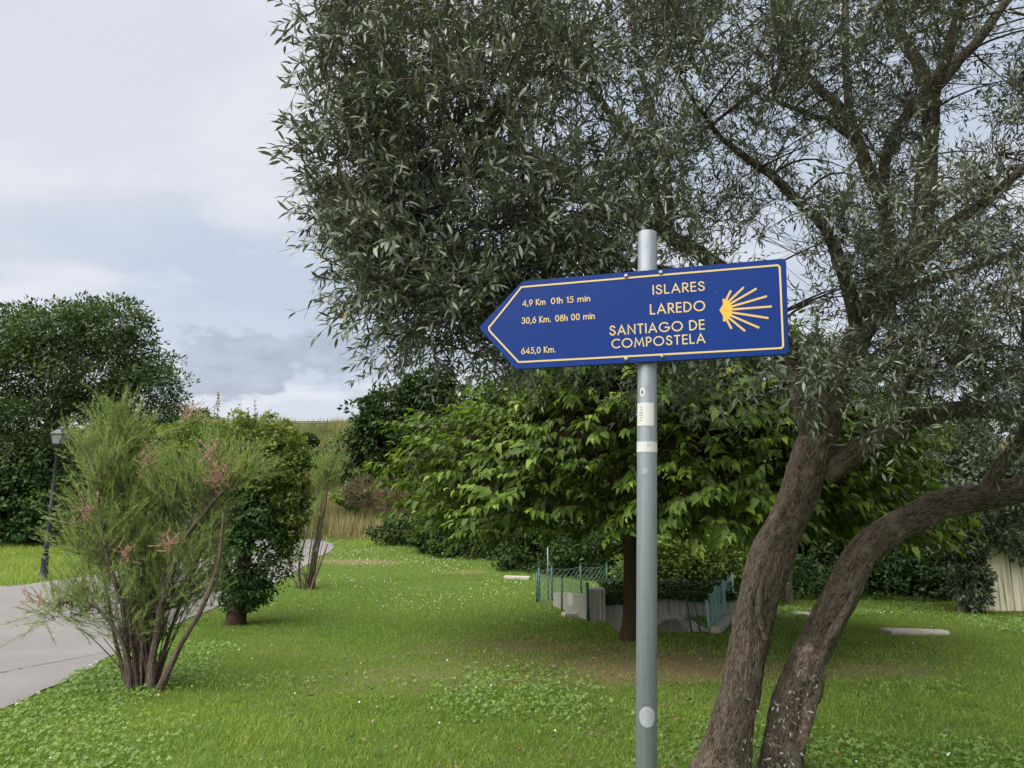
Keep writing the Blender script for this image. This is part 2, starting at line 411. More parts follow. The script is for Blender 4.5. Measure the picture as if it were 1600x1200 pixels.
def galv_mat():
    m, nt = new_mat('galvanised_steel')
    tc = N(nt, 'ShaderNodeTexCoord').outputs['Object']
    st = N(nt, 'ShaderNodeVectorMath', operation='MULTIPLY', ins={0: tc, 1: (160.0, 160.0, 2.2)}).outputs[0]
    n1 = N(nt, 'ShaderNodeTexNoise', ins={'Vector': st, 'Scale': 1.0, 'Detail': 6.0, 'Roughness': 0.65}).outputs[0]
    n2 = N(nt, 'ShaderNodeTexNoise', ins={'Vector': tc, 'Scale': 22.0, 'Detail': 6.0}).outputs[0]
    c = mixc(nt, n1, (0.13, 0.15, 0.175), (0.29, 0.32, 0.355))
    c = mixc(nt, ramp(nt, n2, [(0.55, 0.0), (0.75, 0.5)]), c, (0.13, 0.15, 0.175))
    b = N(nt, 'ShaderNodeBsdfPrincipled', ins={'Base Color': c, 'Metallic': 0.35, 'Roughness': mixc(nt, n2, (0.42,) * 3, (0.62,) * 3)})
    finish(nt, b.outputs[0]); return m

M = {}
M['soil'] = ground_mat(); M['asphalt'] = asphalt_mat(); M['galv'] = galv_mat()
M['concrete'] = concrete_mat('weathered_concrete', (0.33, 0.30, 0.255), (0.50, 0.46, 0.40))
M['cream'] = concrete_mat('cream_render', (0.70, 0.61, 0.43), (0.80, 0.74, 0.57), (0.10, 0.10, 0.09), 0.85)
M['slab'] = concrete_mat('pale_stone', (0.32, 0.30, 0.26), (0.46, 0.43, 0.37), amt=0.5)
M['blue'] = plain('sign_blue', (0.004, 0.027, 0.165), rough=0.38, var=0.16, scale=3.5, spec=0.14)
M['blue_edge'] = plain('sign_back_aluminium', (0.35, 0.36, 0.38), rough=0.5, metal=0.6)
M['pale_yellow'] = plain('sign_pale_yellow', (0.56, 0.41, 0.145), rough=0.45, var=0.05)
M['shell_yellow'] = plain('shell_yellow', (0.60, 0.355, 0.028), rough=0.45, var=0.05)
M['ray_yellow'] = plain('ray_yellow', (0.57, 0.365, 0.09), rough=0.45, var=0.05)
M['white'] = plain('sticker_white', (0.48, 0.49, 0.485), rough=0.5, var=0.06, scale=40)
M['ghost'] = plain('sticker_residue', (0.26, 0.285, 0.31), rough=0.6, var=0.2, scale=90)
M['ink'] = plain('sticker_ink', (0.10, 0.11, 0.12), rough=0.6)
M['tealtape'] = plain('tape_teal', (0.30, 0.42, 0.43), rough=0.5)
M['bolt'] = plain('bolt_steel', (0.30, 0.29, 0.27), rough=0.4, metal=0.8)
M['black'] = plain('black_iron', (0.018, 0.02, 0.022), rough=0.45, var=0.2)
M['glass'] = plain('lantern_glass', (0.20, 0.23, 0.25), rough=0.12, var=0.1)
M['green_post'] = plain('green_coated_steel', (0.012, 0.075, 0.055), rough=0.5, var=0.2)
M['green_wire'] = plain('green_wire', (0.13, 0.20, 0.18), rough=0.5, var=0.2)
M['pale_wire'] = plain('pale_green_wire', (0.26, 0.42, 0.40), rough=0.5, var=0.25, scale=20)
M['rail'] = plain('guard_rail_zinc', (0.20, 0.21, 0.21), rough=0.5, metal=0.5)
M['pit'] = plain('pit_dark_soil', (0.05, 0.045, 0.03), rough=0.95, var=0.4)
M['olive_bark'] = barkmat('olive_bark', (0.020, 0.015, 0.011), (0.185, 0.145, 0.110), lichen=(0.20, 0.17, 0.13))
M['burl'] = barkmat('olive_burl', (0.045, 0.033, 0.024), (0.25, 0.19, 0.145), sc=(60, 60, 40), lichen=(0.30, 0.245, 0.20))
M['olive_twig'] = barkmat('olive_twig', (0.04, 0.033, 0.026), (0.12, 0.10, 0.08), sc=(20, 20, 20), bump=0.2)
M['dark_bark'] = barkmat('mulberry_bark', (0.028, 0.018, 0.012), (0.10, 0.066, 0.045))
M['grey_bark'] = barkmat('grey_bark', (0.045, 0.038, 0.030), (0.20, 0.17, 0.135), sc=(40, 40, 12))
M['ivy_bark'] = barkmat('tamarisk_bark', (0.05, 0.036, 0.028), (0.23, 0.18, 0.14), sc=(90, 90, 10))
M['olive'] = leafmat('olive_leaf', [(0.0, (0.048, 0.068, 0.042)), (0.5, (0.112, 0.145, 0.094)), (0.85, (0.195, 0.225, 0.158)), (0.985, (0.27, 0.30, 0.215)), (1.0, (0.32, 0.24, 0.05))],
                     trans=0.08, rough=0.40, back=(0.135, 0.15, 0.115), spec=0.5)
M['mulberry'] = leafmat('mulberry_leaf', [(0.0, (0.026, 0.054, 0.008)), (0.5, (0.068, 0.120, 0.013)), (0.85, (0.135, 0.215, 0.022)), (1.0, (0.26, 0.36, 0.035))], trans=0.30, rough=0.5, spec=0.25)
M['ash'] = leafmat('ash_leaf', [(0.0, (0.022, 0.045, 0.014)), (0.6, (0.048, 0.085, 0.024)), (1.0, (0.10, 0.155, 0.035))], trans=0.25)
M['dark'] = leafmat('dark_evergreen_leaf', [(0.0, (0.016, 0.034, 0.010)), (0.6, (0.034, 0.064, 0.018)), (1.0, (0.085, 0.135, 0.032))], trans=0.15, rough=0.65, spec=0.15)
M['ivy'] = leafmat('ivy_leaf', [(0.0, (0.018, 0.042, 0.014)), (0.6, (0.036, 0.078, 0.022)), (1.0, (0.085, 0.15, 0.038))], trans=0.15, rough=0.5, spec=0.2)
M['laurel'] = leafmat('grey_laurel_leaf', [(0.0, (0.030, 0.045, 0.026)), (0.6, (0.062, 0.085, 0.048)), (1.0, (0.15, 0.18, 0.11))], trans=0.15, rough=0.45)
M['hedge'] = leafmat('privet_leaf', [(0.0, (0.055, 0.095, 0.018)), (0.6, (0.125, 0.195, 0.036)), (1.0, (0.22, 0.31, 0.06))], trans=0.25)
M['shoot'] = leafmat('plum_shoot_leaf', [(0.0, (0.060, 0.108, 0.020)), (0.55, (0.120, 0.182, 0.034)), (0.82, (0.19, 0.225, 0.048)), (1.0, (0.31, 0.18, 0.085))], trans=0.35)
M['tam'] = leafmat('tamarisk_needle', [(0.0, (0.105, 0.175, 0.050)), (0.6, (0.210, 0.300, 0.080)), (1.0, (0.35, 0.42, 0.12))], trans=0.3, rough=0.6)
M['pink'] = leafmat('tamarisk_flower', [(0.0, (0.40, 0.20, 0.18)), (0.6, (0.56, 0.31, 0.28)), (1.0, (0.68, 0.46, 0.40))], trans=0.3, rough=0.7, tint=(1.1, 1, 1))
M['grass'] = leafmat('grass_blade', [(0.0, (0.075, 0.135, 0.022)), (0.40, (0.180, 0.280, 0.045)), (0.66, (0.285, 0.365, 0.070)), (0.82, (0.300, 0.300, 0.085)), (1.0, (0.38, 0.31, 0.15))], trans=0.4, rough=0.55, tint=(1.2, 1.25, 0.8))
M['clover'] = leafmat('clover_leaf', [(0.0, (0.075, 0.145, 0.028)), (0.6, (0.130, 0.225, 0.042)), (1.0, (0.19, 0.29, 0.062))], trans=0.25, rough=0.5)
M['weed'] = leafmat('tall_weed', [(0.0, (0.070, 0.105, 0.030)), (0.4, (0.13, 0.16, 0.05)), (0.65, (0.25, 0.22, 0.095)), (1.0, (0.40, 0.31, 0.17))], trans=0.25, rough=0.7)
M['bramble'] = leafmat('dry_bramble', [(0.0, (0.06, 0.05, 0.03)), (0.6, (0.13, 0.095, 0.06)), (1.0, (0.22, 0.16, 0.10))], trans=0.1, rough=0.8)
M['petal'] = leafmat('clover_flower', [(0.0, (0.62, 0.60, 0.52)), (1.0, (0.80, 0.78, 0.72))], trans=0.2, rough=0.7, tint=(1, 1, 1))

# ------------------------------------------------------------------ setting: ground, path
PIT = (1.58, 3.06, 11.80, 13.50)        # x0 x1 y0 y1 of the sunken culvert mouth

RIGHT_EDGE = [ground(*q)[:2] for q in ((0, 1115), (100, 1062), (172, 1024), (300, 965), (400, 925), (455, 898), (490, 876), (522, 854))]
LEFT_EDGE = [ground(*q)[:2] for q in ((-330, 934), (-150, 926), (0, 918), (110, 904), (200, 890), (320, 872), (420, 859))]
RIGHT_EDGE = [np.array([-2.6, -14.0]), np.array([-3.6, 0.0])] + RIGHT_EDGE + [np.array([-8.2, 30.2]), np.array([-12, 31.2]), np.array([-30, 32.0])]
LEFT_EDGE = [np.array([-10.6, -14.0]), np.array([-11.0, 6.0])] + LEFT_EDGE[1:] + [np.array([-10.6, 27.6]), np.array([-14, 28.2]), np.array([-30, 29.0])]
def resample(e, n):
    e = smooth_path([(p[0], p[1], 0, 0) for p in e], 0.25)[:, :2]
    s = np.concatenate([[0], np.cumsum(np.linalg.norm(np.diff(e, axis=0), axis=1))]); t = np.linspace(0, s[-1], n)
    return np.stack([np.interp(t, s, e[:, 0]), np.interp(t, s, e[:, 1])], -1)
RE, LE = resample(RIGHT_EDGE, 170), resample(LEFT_EDGE, 170)
PATH_POLY = np.vstack([RE, LE[::-1]])
def inside(poly, x, y):
    r = np.zeros(np.shape(x), bool); j = len(poly) - 1
    for i in range(len(poly)):
        xi, yi = poly[i]; xj, yj = poly[j]
        if yi != yj: r ^= ((yi > y) != (yj > y)) & (x < (xj - xi) * (y - yi) / (yj - yi) + xi)
        j = i
    return r
def dryness(x, y):
    d = 0.50 * np.exp(-(((x - 0.9) / 2.6) ** 2 + ((y - 9.3) / 1.5) ** 2))
    d += 0.34 * np.exp(-(((x - 3.0) / 1.8) ** 2 + ((y - 8.6) / 1.2) ** 2))
    d += 0.35 * np.exp(-(((x + 1.0) / 2.2) ** 2 + ((y - 8.2) / 0.9) ** 2))
    for (px, py, a, b, k) in ((552, 878, 1.6, 0.8, 0.9), (735, 894, 0.7, 0.4, 0.8), (820, 1010, 1.0, .5, .4), (1540, 970, 2.5, .8, .35)):
        c = ground(px, py); d += k * np.exp(-(((x - c[0]) / a) ** 2 + ((y - c[1]) / b) ** 2))
    return d + 0.75 * (noise2(x, y, 0.9, 5.0) - 0.47) + 0.3 * (noise2(x, y, 4.0, 8.0) - 0.5)

def build_ground():
    def lines(a, b, step, far):
        c = np.arange(a, b + 1e-6, step)
        lo = a - np.geomspace(1.5, far, 14)[::-1]; hi = b + np.geomspace(1.5, far, 14)
        return np.concatenate([lo, c, hi])
    xs = np.unique(np.round(np.concatenate([lines(-26, 18, 0.4, 500), PIT[:2]]), 4))
    ys = np.unique(np.round(np.concatenate([lines(-4, 64, 0.4, 700), PIT[2:]]), 4))
    X, Y = np.meshgrid(xs, ys); Z = terrain(X, Y)
    nx, ny = len(xs), len(ys); i = np.arange(nx * ny).reshape(ny, nx)
    Q = np.stack([i[:-1, :-1], i[:-1, 1:], i[1:, 1:], i[1:, :-1]], -1).reshape(-1, 4)
    cx = ((xs[:-1] + xs[1:]) / 2)[None].repeat(ny - 1, 0).ravel(); cy = ((ys[:-1] + ys[1:]) / 2)[:, None].repeat(nx - 1, 1).ravel()
    Q = Q[~((cx > PIT[0]) & (cx < PIT[1]) & (cy > PIT[2]) & (cy < PIT[3]))]
    o = obj('ground', np.stack([X, Y, Z], -1).reshape(-1, 3), M['soil'], quads=Q, attrs={'dry': dryness(X, Y).ravel() + 0.5 * S((Y.ravel() - 30) / 6)}, smooth=True)
    tag(o, kind='structure')
    m = 18; t = np.linspace(0, 1, m)[None, :, None]
    G = LE[:, None] * (1 - t) + RE[:, None] * t
    G[:, -1, 0] += 0.05 * np.random.default_rng(5).normal(size=len(G)); Z = terrain(G[..., 0], G[..., 1]) + 0.012
    V = np.concatenate([G, Z[..., None]], -1); n = len(G); i = np.arange(n * m).reshape(n, m)
    Q = np.stack([i[:-1, :-1], i[:-1, 1:], i[1:, 1:], i[1:, :-1]], -1).reshape(-1, 4)
    path = tag(obj('path', V.reshape(-1, 3), M['asphalt'], quads=Q, smooth=True), 'grey asphalt path curving away past the tamarisk bush', kind='structure')
    # the crack across the near end of the path
    a, b = ground(-160, 1085), ground(166, 1021); mb = MB(); k = 26; r2 = np.random.default_rng(2); prev = None
    for q in range(k + 1):
        t = q / k; c = a * (1 - t) + b * t; c[1] += 0.03 * r2.normal(); w = 0.012 + 0.012 * r2.random(); z = float(terrain(c[0], c[1])) + 0.017
        cur = [[c[0], c[1] - w, z], [c[0], c[1] + w, z]]
        if prev: mb.add(np.array(prev + cur[::-1]), [[0, 3, 2, 1]])
        prev = cur
    mb.build('crack', M['pit'], path)
    # rough concrete edging that shows where the turf is worn
    r3 = np.random.default_rng(11)
    for px, py in ((10, 1112), (30, 1101), (60, 1084), (118, 1053), (138, 1041), (150, 1035), (-20, 1126)):
        c = ground(px, py); e = 0.035 + 0.035 * r3.random(); mm = Matrix.Translation(Vector(c)) @ Matrix.Rotation(r3.random() * 3, 4, 'Z')
        mb = MB(); ang = np.sort(r3.random(7) * 6.28); V = [[e * math.cos(t) * (0.7 + .5 * r3.random()), .6 * e * math.sin(t), -0.01] for t in ang]
        V = np.array(V + [[v[0] * .8, v[1] * .8, 0.016] for v in V]); V = np.array([list(mm @ Vector(v)) for v in V])
        mb.add(V, [list(range(7, 14))] + [[i, (i + 1) % 7, 7 + (i + 1) % 7, 7 + i] for i in range(7)]); mb.build('edging_stone', M['slab'], path)
build_ground()

# ------------------------------------------------------------------ guard rail on the embankment
def guard_rail():
    y0 = 60.2; t = thing('guard_rail', 'long grey metal guard rail along the top of the embankment', 'guard rail', (-14, y0, float(terrain(-14, y0))))
    prof = [(0.0, .0), (-.04, .05), (-.08, .09), (-.08, .13), (-.02, .17), (-.08, .21), (-.08, .25), (-.04, .29), (0, .34)]
    V = []; Q = []; xs = np.arange(-34, 4.1, 2.0)
    for x in xs:
        z = float(terrain(x, y0)) + 0.52
        V += [[x, y0 + p, z + h] for p, h in prof]
    k = len(prof)
    for i in range(len(xs) - 1):
        Q += [[i * k + j, (i + 1) * k + j, (i + 1) * k + j + 1, i * k + j + 1] for j in range(k - 1)]
    obj('rail', V, M['rail'], t, quads=Q)
    for x in xs:
        z = float(terrain(x, y0)); mb = MB(); mb.box((x - .05, y0 + .01, z - .2), (x + .05, y0 + .13, z + .84)); mb.build('rail_post', M['rail'], t)
guard_rail()

# ------------------------------------------------------------------ concrete culvert mouth with its fences
def culvert():
    x0, x1, y0, y1 = PIT
    t = thing('culvert_headwall', 'weathered concrete culvert mouth sunk in the lawn with ivy along its top', 'culvert', (2.3, 13.5, 0))
    d = -1.1
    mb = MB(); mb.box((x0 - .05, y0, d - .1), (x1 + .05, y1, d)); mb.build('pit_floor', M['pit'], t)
    mb = MB(); mb.box((x0 - .18, y0 - .16, d), (x1 + .18, y0 - .004, -0.06)); mb.build('front_wall', M['concrete'], t)
    mb = MB(); mb.box((x1 + .004, y0, d), (x1 + .18, y1 - .01, -0.03)); mb.build('side_wall', M['concrete'], t)
    mb = MB(); mb.box((x0 - .20, y0, d), (x0 - .004, y1 - .5, -0.03)); mb.build('side_wall', M['concrete'], t)
    # back wall with an arch
    ax, ar, az = 2.78, 0.36, -0.36
    th = np.linspace(math.pi, 0, 15); arch = [[ax + ar * math.cos(a), az + ar * math.sin(a)] for a in th]
    top = 0.40; out = []
    xs0, xs1 = x0 - .02, x1 + .9
    V = []; Fc = []
    def quad(p, q, r, s): i = len(V); V.extend([p, q, r, s]); Fc.append([i, i + 1, i + 2, i + 3])
    yb = y1 + .002
    quad([xs0, yb, d], [ax - ar, yb, d], [ax - ar, yb, top], [xs0, yb, top]); quad([ax + ar, yb, d], [xs1, yb, d], [xs1, yb, top], [ax + ar, yb, top])
    for a, b in zip(arch[:-1], arch[1:]):
        quad([a[0], yb, a[1]], [b[0], yb, b[1]], [b[0], yb, top], [a[0], yb, top]); quad([a[0], yb, a[1]], [a[0], yb + .9, a[1]], [b[0], yb + .9, b[1]], [b[0], yb, b[1]])
    quad([xs0, yb, top], [xs1, yb, top], [xs1, yb + .3, top], [xs0, yb + .3, top]); quad([xs1, yb, d], [xs1, yb + .3, d], [xs1, yb + .3, top], [xs1, yb, top])
    quad([ax - ar - .1, yb + .9, d], [ax + ar + .1, yb + .9, d], [ax + ar + .1, yb + .9, az + ar + .1], [ax - ar - .1, yb + .9, az + ar + .1])
    for sx in (-ar, ar): quad([ax + sx, yb, d], [ax + sx, yb + .9, d], [ax + sx, yb + .9, az], [ax + sx, yb, az])
    obj('back_wall', V, M['concrete'], t, faces=Fc)
    mb = MB(); pr = [[r, z] for r, z in ((0, 0), )]
    rim = np.array([[ax + ar * 1.0 * math.cos(a), yb - .02, az + ar * math.sin(a)] for a in th]); tb = Tubes(); tb.add(rim, np.full(len(rim), .045), 6); tb.build('arch_rim', M['concrete'], t)
    # ribbed wing block
    bx0, bx1, by = 1.30, 1.575, 13.02
    mb = MB(); mb.box((bx0, by, -.3), (bx1, by + .44, .50)); mb.build('wing_block', M['slab'], t)
    for q in range(5):
        x = bx0 + .03 + q * .055; mb = MB(); mb.rod((x, by - .002, -.2), (x + .004, by - .002, .48), .017, 6); mb.build('rib', M['slab'], t)
    a, b = np.array([1.27, 13.05]), np.array([0.80, 14.9]); dr = unit(b - a); nr = np.array([-dr[1], dr[0]])
    V = []
    for p, tz in ((a, .42), (b, .28)):
        for s in (0, .18): V += [[*(p - nr * s), -.3], [*(p - nr * s), tz]]
    obj('wing_wall', V, M['slab'], t, faces=[[0, 4, 5, 1], [2, 3, 7, 6], [1, 5, 7, 3], [0, 1, 3, 2], [4, 6, 7, 5]])
    # ivy spilling over the back wall
    r = np.random.default_rng(21); n = 3600
    x = r.uniform(1.56, 3.9, n); hang = 0.05 + 0.16 * noise2(x, x * 0, 3.6, 3.3) + 0.10 * (x < 1.95)
    k = r.random(n); z = np.where(k < .55, .42 - r.random(n) * hang, .42 + .16 * r.random(n)); y = np.where(k < .55, y1 - .03 - .09 * r.random(n), y1 + r.random(n) * .55)
    pos = np.stack([x, y, z], -1); nm = unit(r.normal(size=(n, 3)) * .5 + np.where(k < .55, 0, 1)[:, None] * np.array([0, 0, 1]) + np.where(k < .55, 1, .2)[:, None] * np.array([0, -1, .3]))
    ax_ = unit(r.normal(size=(n, 3)) + np.array([0, 0, -.7]))
    leaves('ivy_cover', M['ivy'], t, T_OVAL, pos, ax_, nm, .05 + .03 * r.random(n), .045 + .02 * r.random(n), r.random(n))
culvert()

def chain_link(parent, a, b, za, zb, h, mat, sag=0.0, seed=0, cell=0.06, wr=0.0038):
    """diamond mesh between two ground points; zigzag wires as thin 3-sided rods"""
    r = np.random.default_rng(seed); a = np.array(a, float); b = np.array(b, float); L = np.linalg.norm(b - a); n = max(2, int(L / cell)); m = max(2, int(h / cell))
    A = []; B = []
    def pt(i, j):
        s = i / n; w = .02 * math.sin(7 * s + seed) * math.sin(math.pi * j / m)
        p = a + (b - a) * s; z = za + (zb - za) * s + h * j / m - sag * math.sin(math.pi * s) * j / m
        nn = np.array([-(b - a)[1], (b - a)[0]]) / L
        return [p[0] + nn[0] * w, p[1] + nn[1] * w, z]
    for i in range(n):
        for j in range(m):
            e = (i + j) % 2
            A.append(pt(i + e, j)); B.append(pt(i + 1 - e, j + 1))
            A.append(pt(i + e, j)) if False else None
    A, B = np.array(A), np.array(B)
    for i in range(n):
        A = np.vstack([A, pt(i, m)]); B = np.vstack([B, pt(i + 1, m)])
    k = len(A); V, Q, _ = twig_batch(A, B, np.full(k, wr), np.full(k, wr), np.zeros((k, 3)), 2)
    return tag(obj('wire_mesh', V, mat, parent, quads=Q), kind='stuff')

def fences():
    def post(parent, x, y, z, h, r=.022, lean=(0, 0), mat='green_post'):
        mb = MB(); mb.rod((x, y, z - .15), (x + lean[0], y + lean[1], z + h), r, 8); p = mb.build('post', M[mat], parent, True)
        mb = MB(); mb.rod((x + lean[0], y + lean[1], z + h + .001), (x + lean[0], y + lean[1], z + h + .02), r * 1.25, 8); mb.build('cap', M[mat], p, True)
    T = lambda x, y: float(terrain(x, y))
    # left run, climbing the slope beside the concrete wing
    pts = [(1.27, 12.97), (0.93, 14.35), (0.50, 15.5)]
    t = thing('chain_link_fence', 'low dark green chain-link fence left of the culvert, beside the concrete wing', 'fence', (pts[0][0], pts[0][1], 0), 'fences round the culvert')
    for x, y in pts: post(t, x, y, T(x, y), .60, .026 if x > 1.2 else .022)
    post(t, 1.30, 13.0, T(1.3, 13), .5, .016, (-.03, -.02), 'green_post')
    for k, (p, q) in enumerate(zip(pts[:-1], pts[1:])): chain_link(t, p, q, T(*p) + .02, T(*q) + .02, .55, M['green_wire'], .02, k)
    # back run
    pts = [(0.55, 15.62), (0.82, 15.8), (1.45, 16.2), (2.05, 16.6), (2.8, 17.0)]
    t = thing('chain_link_fence', 'dark green chain-link fence running behind the culvert and the tree trunk', 'fence', (pts[0][0], pts[0][1], 0), 'fences round the culvert')
    for x, y in pts: post(t, x, y, T(x, y), .68)
    for k, (p, q) in enumerate(zip(pts[:-1], pts[1:])): chain_link(t, p, q, T(*p) + .02, T(*q) + .02, .62, M['green_wire'], .04, k + 5)
    # right run, paler, seen edge on
    pts = [(2.98, 11.72), (3.27, 12.4), (3.60, 13.1), (3.86, 13.7), (4.06, 14.15)]
    t = thing('chain_link_fence', 'pale green chain-link fence on a concrete kerb right of the culvert', 'fence', (pts[0][0], pts[0][1], 0), 'fences round the culvert')
    hs = [.40, .55, .60, .62, .64]
    for (x, y), h in zip(pts, hs): post(t, x, y, T(x, y) + .05, h, .018, (-.03 if h < .5 else .0, 0), 'pale_wire')
    for k, (p, q) in enumerate(zip(pts[:-1], pts[1:])): chain_link(t, p, q, T(*p) + .05, T(*q) + .05, hs[k + 1] - .03, M['pale_wire'], .03, k + 9, .045, .0045)
    a, b = np.array(pts[0]), np.array(pts[-1]); d = unit(b - a); nr = np.array([-d[1], d[0]]); V = []
    for p in (a - d * .05, b + d * .1):
        for s in (-.02, -.17): V += [[*(p + nr * s), -.1], [*(p + nr * s), .07]]
    obj('kerb', V, M['slab'], t, faces=[[0, 4, 5, 1], [2, 3, 7, 6], [1, 5, 7, 3], [0, 1, 3, 2], [4, 6, 7, 5]])
    # two bent posts and slack wire across the front
    t = thing('chain_link_fence', 'bent slack wire fence across the front right corner of the culvert mouth', 'fence', (2.8, 11.72, 0), 'fences round the culvert')
    for x, l in ((2.72, (-.06, .05)), (2.86, (-.10, .02))): post(t, x, 11.70, 0, .46, .013, l, 'green_post')
    chain_link(t, (2.62, 11.74), (2.95, 11.71), .0, .0, .42, M['green_wire'], .10, 31)
    # tall thin grey pole
    g = P(857, 930, 15.75); mb = MB(); z = T(g[0], 15.9)
    t = thing('thin_pole', 'tall thin grey metal pole rising behind the green fence', 'pole', (g[0], 15.9, z))
    mb.rod((g[0], 15.9, z - .2), (g[0], 15.9, P(857, 842, 15.9)[2]), .016, 8); mb.build('shaft', M['rail'], t, True)
    mb = MB(); zt = P(857, 842, 15.9)[2]; mb.rod((g[0], 15.9, zt), (g[0], 15.9, zt + .02), .02, 8); mb.build('cap', M['rail'], t, True)
fences()

# ------------------------------------------------------------------ cream wall at the right, stone slabs in the lawn
def cream_wall():
    c = ground(1541, 955); t = thing('garden_wall', 'cream rendered garden wall with dark streaks at the right edge', 'wall', tuple(c))
    y = c[1]; x = c[0]
    for k in range(6):
        w = .52 if k == 0 else 1.6; mb = MB(); yy = y - .10 * (x - c[0])
        Mx = Matrix.Translation((x, yy, 0)) @ Matrix.Rotation(-.10, 4, 'Z'); mb.box((0, 0, -.2), (w - .016, .16, 1.75), Mx); mb.build('wall_panel', M['cream'], t)
        mb = MB(); mb.box((-.01, .03, -.2), (w, .13, 1.74), Mx); mb.build('joint', M['concrete'], t)
        mb = MB(); mb.box((0, -.03, 1.754), (w - .01, .19, 1.82), Mx); mb.build('coping', M['slab'], t)
        x += w * math.cos(.1)
cream_wall()
def slabs():
    r = np.random.default_rng(4)
    for (px, py, w, d, h, rz, lab) in ((1437, 990, .86, .34, .05, -.10, 'pale flat stone slab lying in the open lawn at the right'),
                                       (1262, 962, .42, .30, .05, .05, 'small pale stone slab in the lawn between the two olive trunks'),
                                       (903, 963, .52, .22, .06, .05, 'pale stone slab in the grass in front of the ribbed concrete wing'),
                                       (808, 904, .62, .3, .06, -.08, 'pale stone slab in the grass left of the green fence')):
        c = ground(px, py); a = np.sort(r.random(4) * .5 + np.arange(4)) * math.pi / 2
        base = [(-.5, -.5), (-.1, -.54), (.46, -.48), (.52, .1), (.45, .5), (-.2, .47), (-.53, .4)]
        base = [(x * w + .02 * r.normal(), y * d + .02 * r.normal()) for x, y in base]; n = len(base)
        V = [[x, y, -.06] for x, y in base] + [[x, y, h * .6] for x, y in base] + [[x * .95, y * .92, h] for x, y in base]
        Mx = Matrix.Translation(Vector(c)) @ Matrix.Rotation(rz, 4, 'Z') @ Matrix.Rotation(.02, 4, 'Y')
        V = [list(Mx @ Vector(v)) for v in V]
        Fc = [[2 * n + i for i in range(n)]] + [[k * n + i, k * n + (i + 1) % n, (k + 1) * n + (i + 1) % n, (k + 1) * n + i] for k in range(2) for i in range(n)]
        tag(obj('stone_slab', V, M['slab'], faces=Fc), lab, 'slab', 'stone slabs in the lawn')
slabs()

# ------------------------------------------------------------------ street lamp
def street_lamp():
    c = ground(67, 906); x, y, z = c
    t = thing('street_lamp', 'black iron street lamp with square lantern beside the path', 'street lamp', (x, y, z))
    H = 3.72
    def lathe(name, prof, mat='black', n=16, parent=t):
        return MB().lathe(prof, (x, y, z), n).build(name, M[mat], parent, True)
    b = lathe('base', [(.13, -.1), (.13, .03), (.105, .06), (.10, .16), (.085, .22), (.08, .46), (.09, .50), (.09, .54), (.066, .58)])
    lathe('pole', [(.058, .57), (.056, .85), (.052, .87), (.050, 1.7), (.056, 1.73), (.056, 1.77), (.044, 1.80), (.036, H - .56), (.05, H - .54), (.05, H - .51), (.03, H - .48)])
    lathe('collar', [(.030, H - .48), (.075, H - .46), (.085, H - .43), (.085, H - .41)])
    L = thing
    def frustum(name, z0, z1, r0, r1, mat, parent, sides=4):
        V = []
        for r, zz in ((r0, z0), (r1, z1)):
            V += [[x + r * a, y + r * b_, z + zz] for a, b_ in ((-1, -1), (1, -1), (1, 1), (-1, 1))]
        return obj(name, V, M[mat], parent, faces=[[3, 2, 1, 0], [4, 5, 6, 7], [0, 1, 5, 4], [1, 2, 6, 5], [2, 3, 7, 6], [3, 0, 4, 7]])
    lan = frustum('lantern', H - .409, H - .385, .10, .105, 'black', t)
    for k, (a, b_, c_, d_) in enumerate(((-1, -1, 1, -1), (1, -1, 1, 1), (1, 1, -1, 1), (-1, 1, -1, -1))):
        r0, r1 = .090, .128; V = [[x + r0 * a, y + r0 * b_, z + H - .384], [x + r0 * c_, y + r0 * d_, z + H - .384], [x + r1 * c_, y + r1 * d_, z + H - .16], [x + r1 * a, y + r1 * b_, z + H - .16]]
        g = obj('pane', V, M['glass'], lan, faces=[[0, 1, 2, 3]])
        MB().rod((x + .096 * a, y + .096 * b_, z + H - .39), (x + .134 * a, y + .134 * b_, z + H - .155), .011, 6).build('lantern_bar', M['black'], lan)
    frustum('lantern_rim', H - .158, H - .135, .148, .150, 'black', t)
    frustum('lantern_roof', H - .134, H - .02, .150, .045, 'black', t)
    lathe('finial', [(.03, H - .019), (.035, H - .0), (.018, H + .02), (.022, H + .04), (.004, H + .07)], n=10)
street_lamp()

# ------------------------------------------------------------------ the signpost
TH = math.radians(15.2); SU = np.array([math.cos(TH), -math.sin(TH), 0]); SN = np.array([-math.sin(TH), -math.cos(TH), 0])
POLE_Y = 2.30; SC = P(1010, 560, POLE_Y); SC = np.array([SC[0], SC[1], 0]) + SN * 0.040
def sp(u, z, off=0.0): return SC + SU * u + SN * off + np.array([0, 0, z])
def ribbon(pts, w, off, closed=False):
    p = np.asarray(pts, float); n = len(p)
    if closed: d0 = unit(p - np.roll(p, 1, 0)); d1 = unit(np.roll(p, -1, 0) - p)
    else:
        e = unit(np.diff(p, axis=0)); d0 = np.vstack([e[:1], e]); d1 = np.vstack([e, e[-1:]])
    t = unit(d0 + d1); nn = np.stack([-t[:, 1], t[:, 0]], -1); c = np.clip((t * d1).sum(1), .45, 1)
    a = p + nn * (w / 2 / c)[:, None]; b = p - nn * (w / 2 / c)[:, None]
    V = [sp(*q, off) for q in a] + [sp(*q, off) for q in b]; m = n if closed else n - 1
    return V, [[n + i, n + (i + 1) % n, (i + 1) % n, i] for i in range(m)]
def arc(cx, cy, rx, ry, a0, a1, n=20):
    t = np.radians(np.linspace(a0, a1, n)); return [(cx + rx * math.cos(q), cy + ry * math.sin(q)) for q in t]
def cr(pts): return [tuple(q[:2]) for q in smooth_path([(a, b, 0, 0) for a, b in pts], 0.05)]
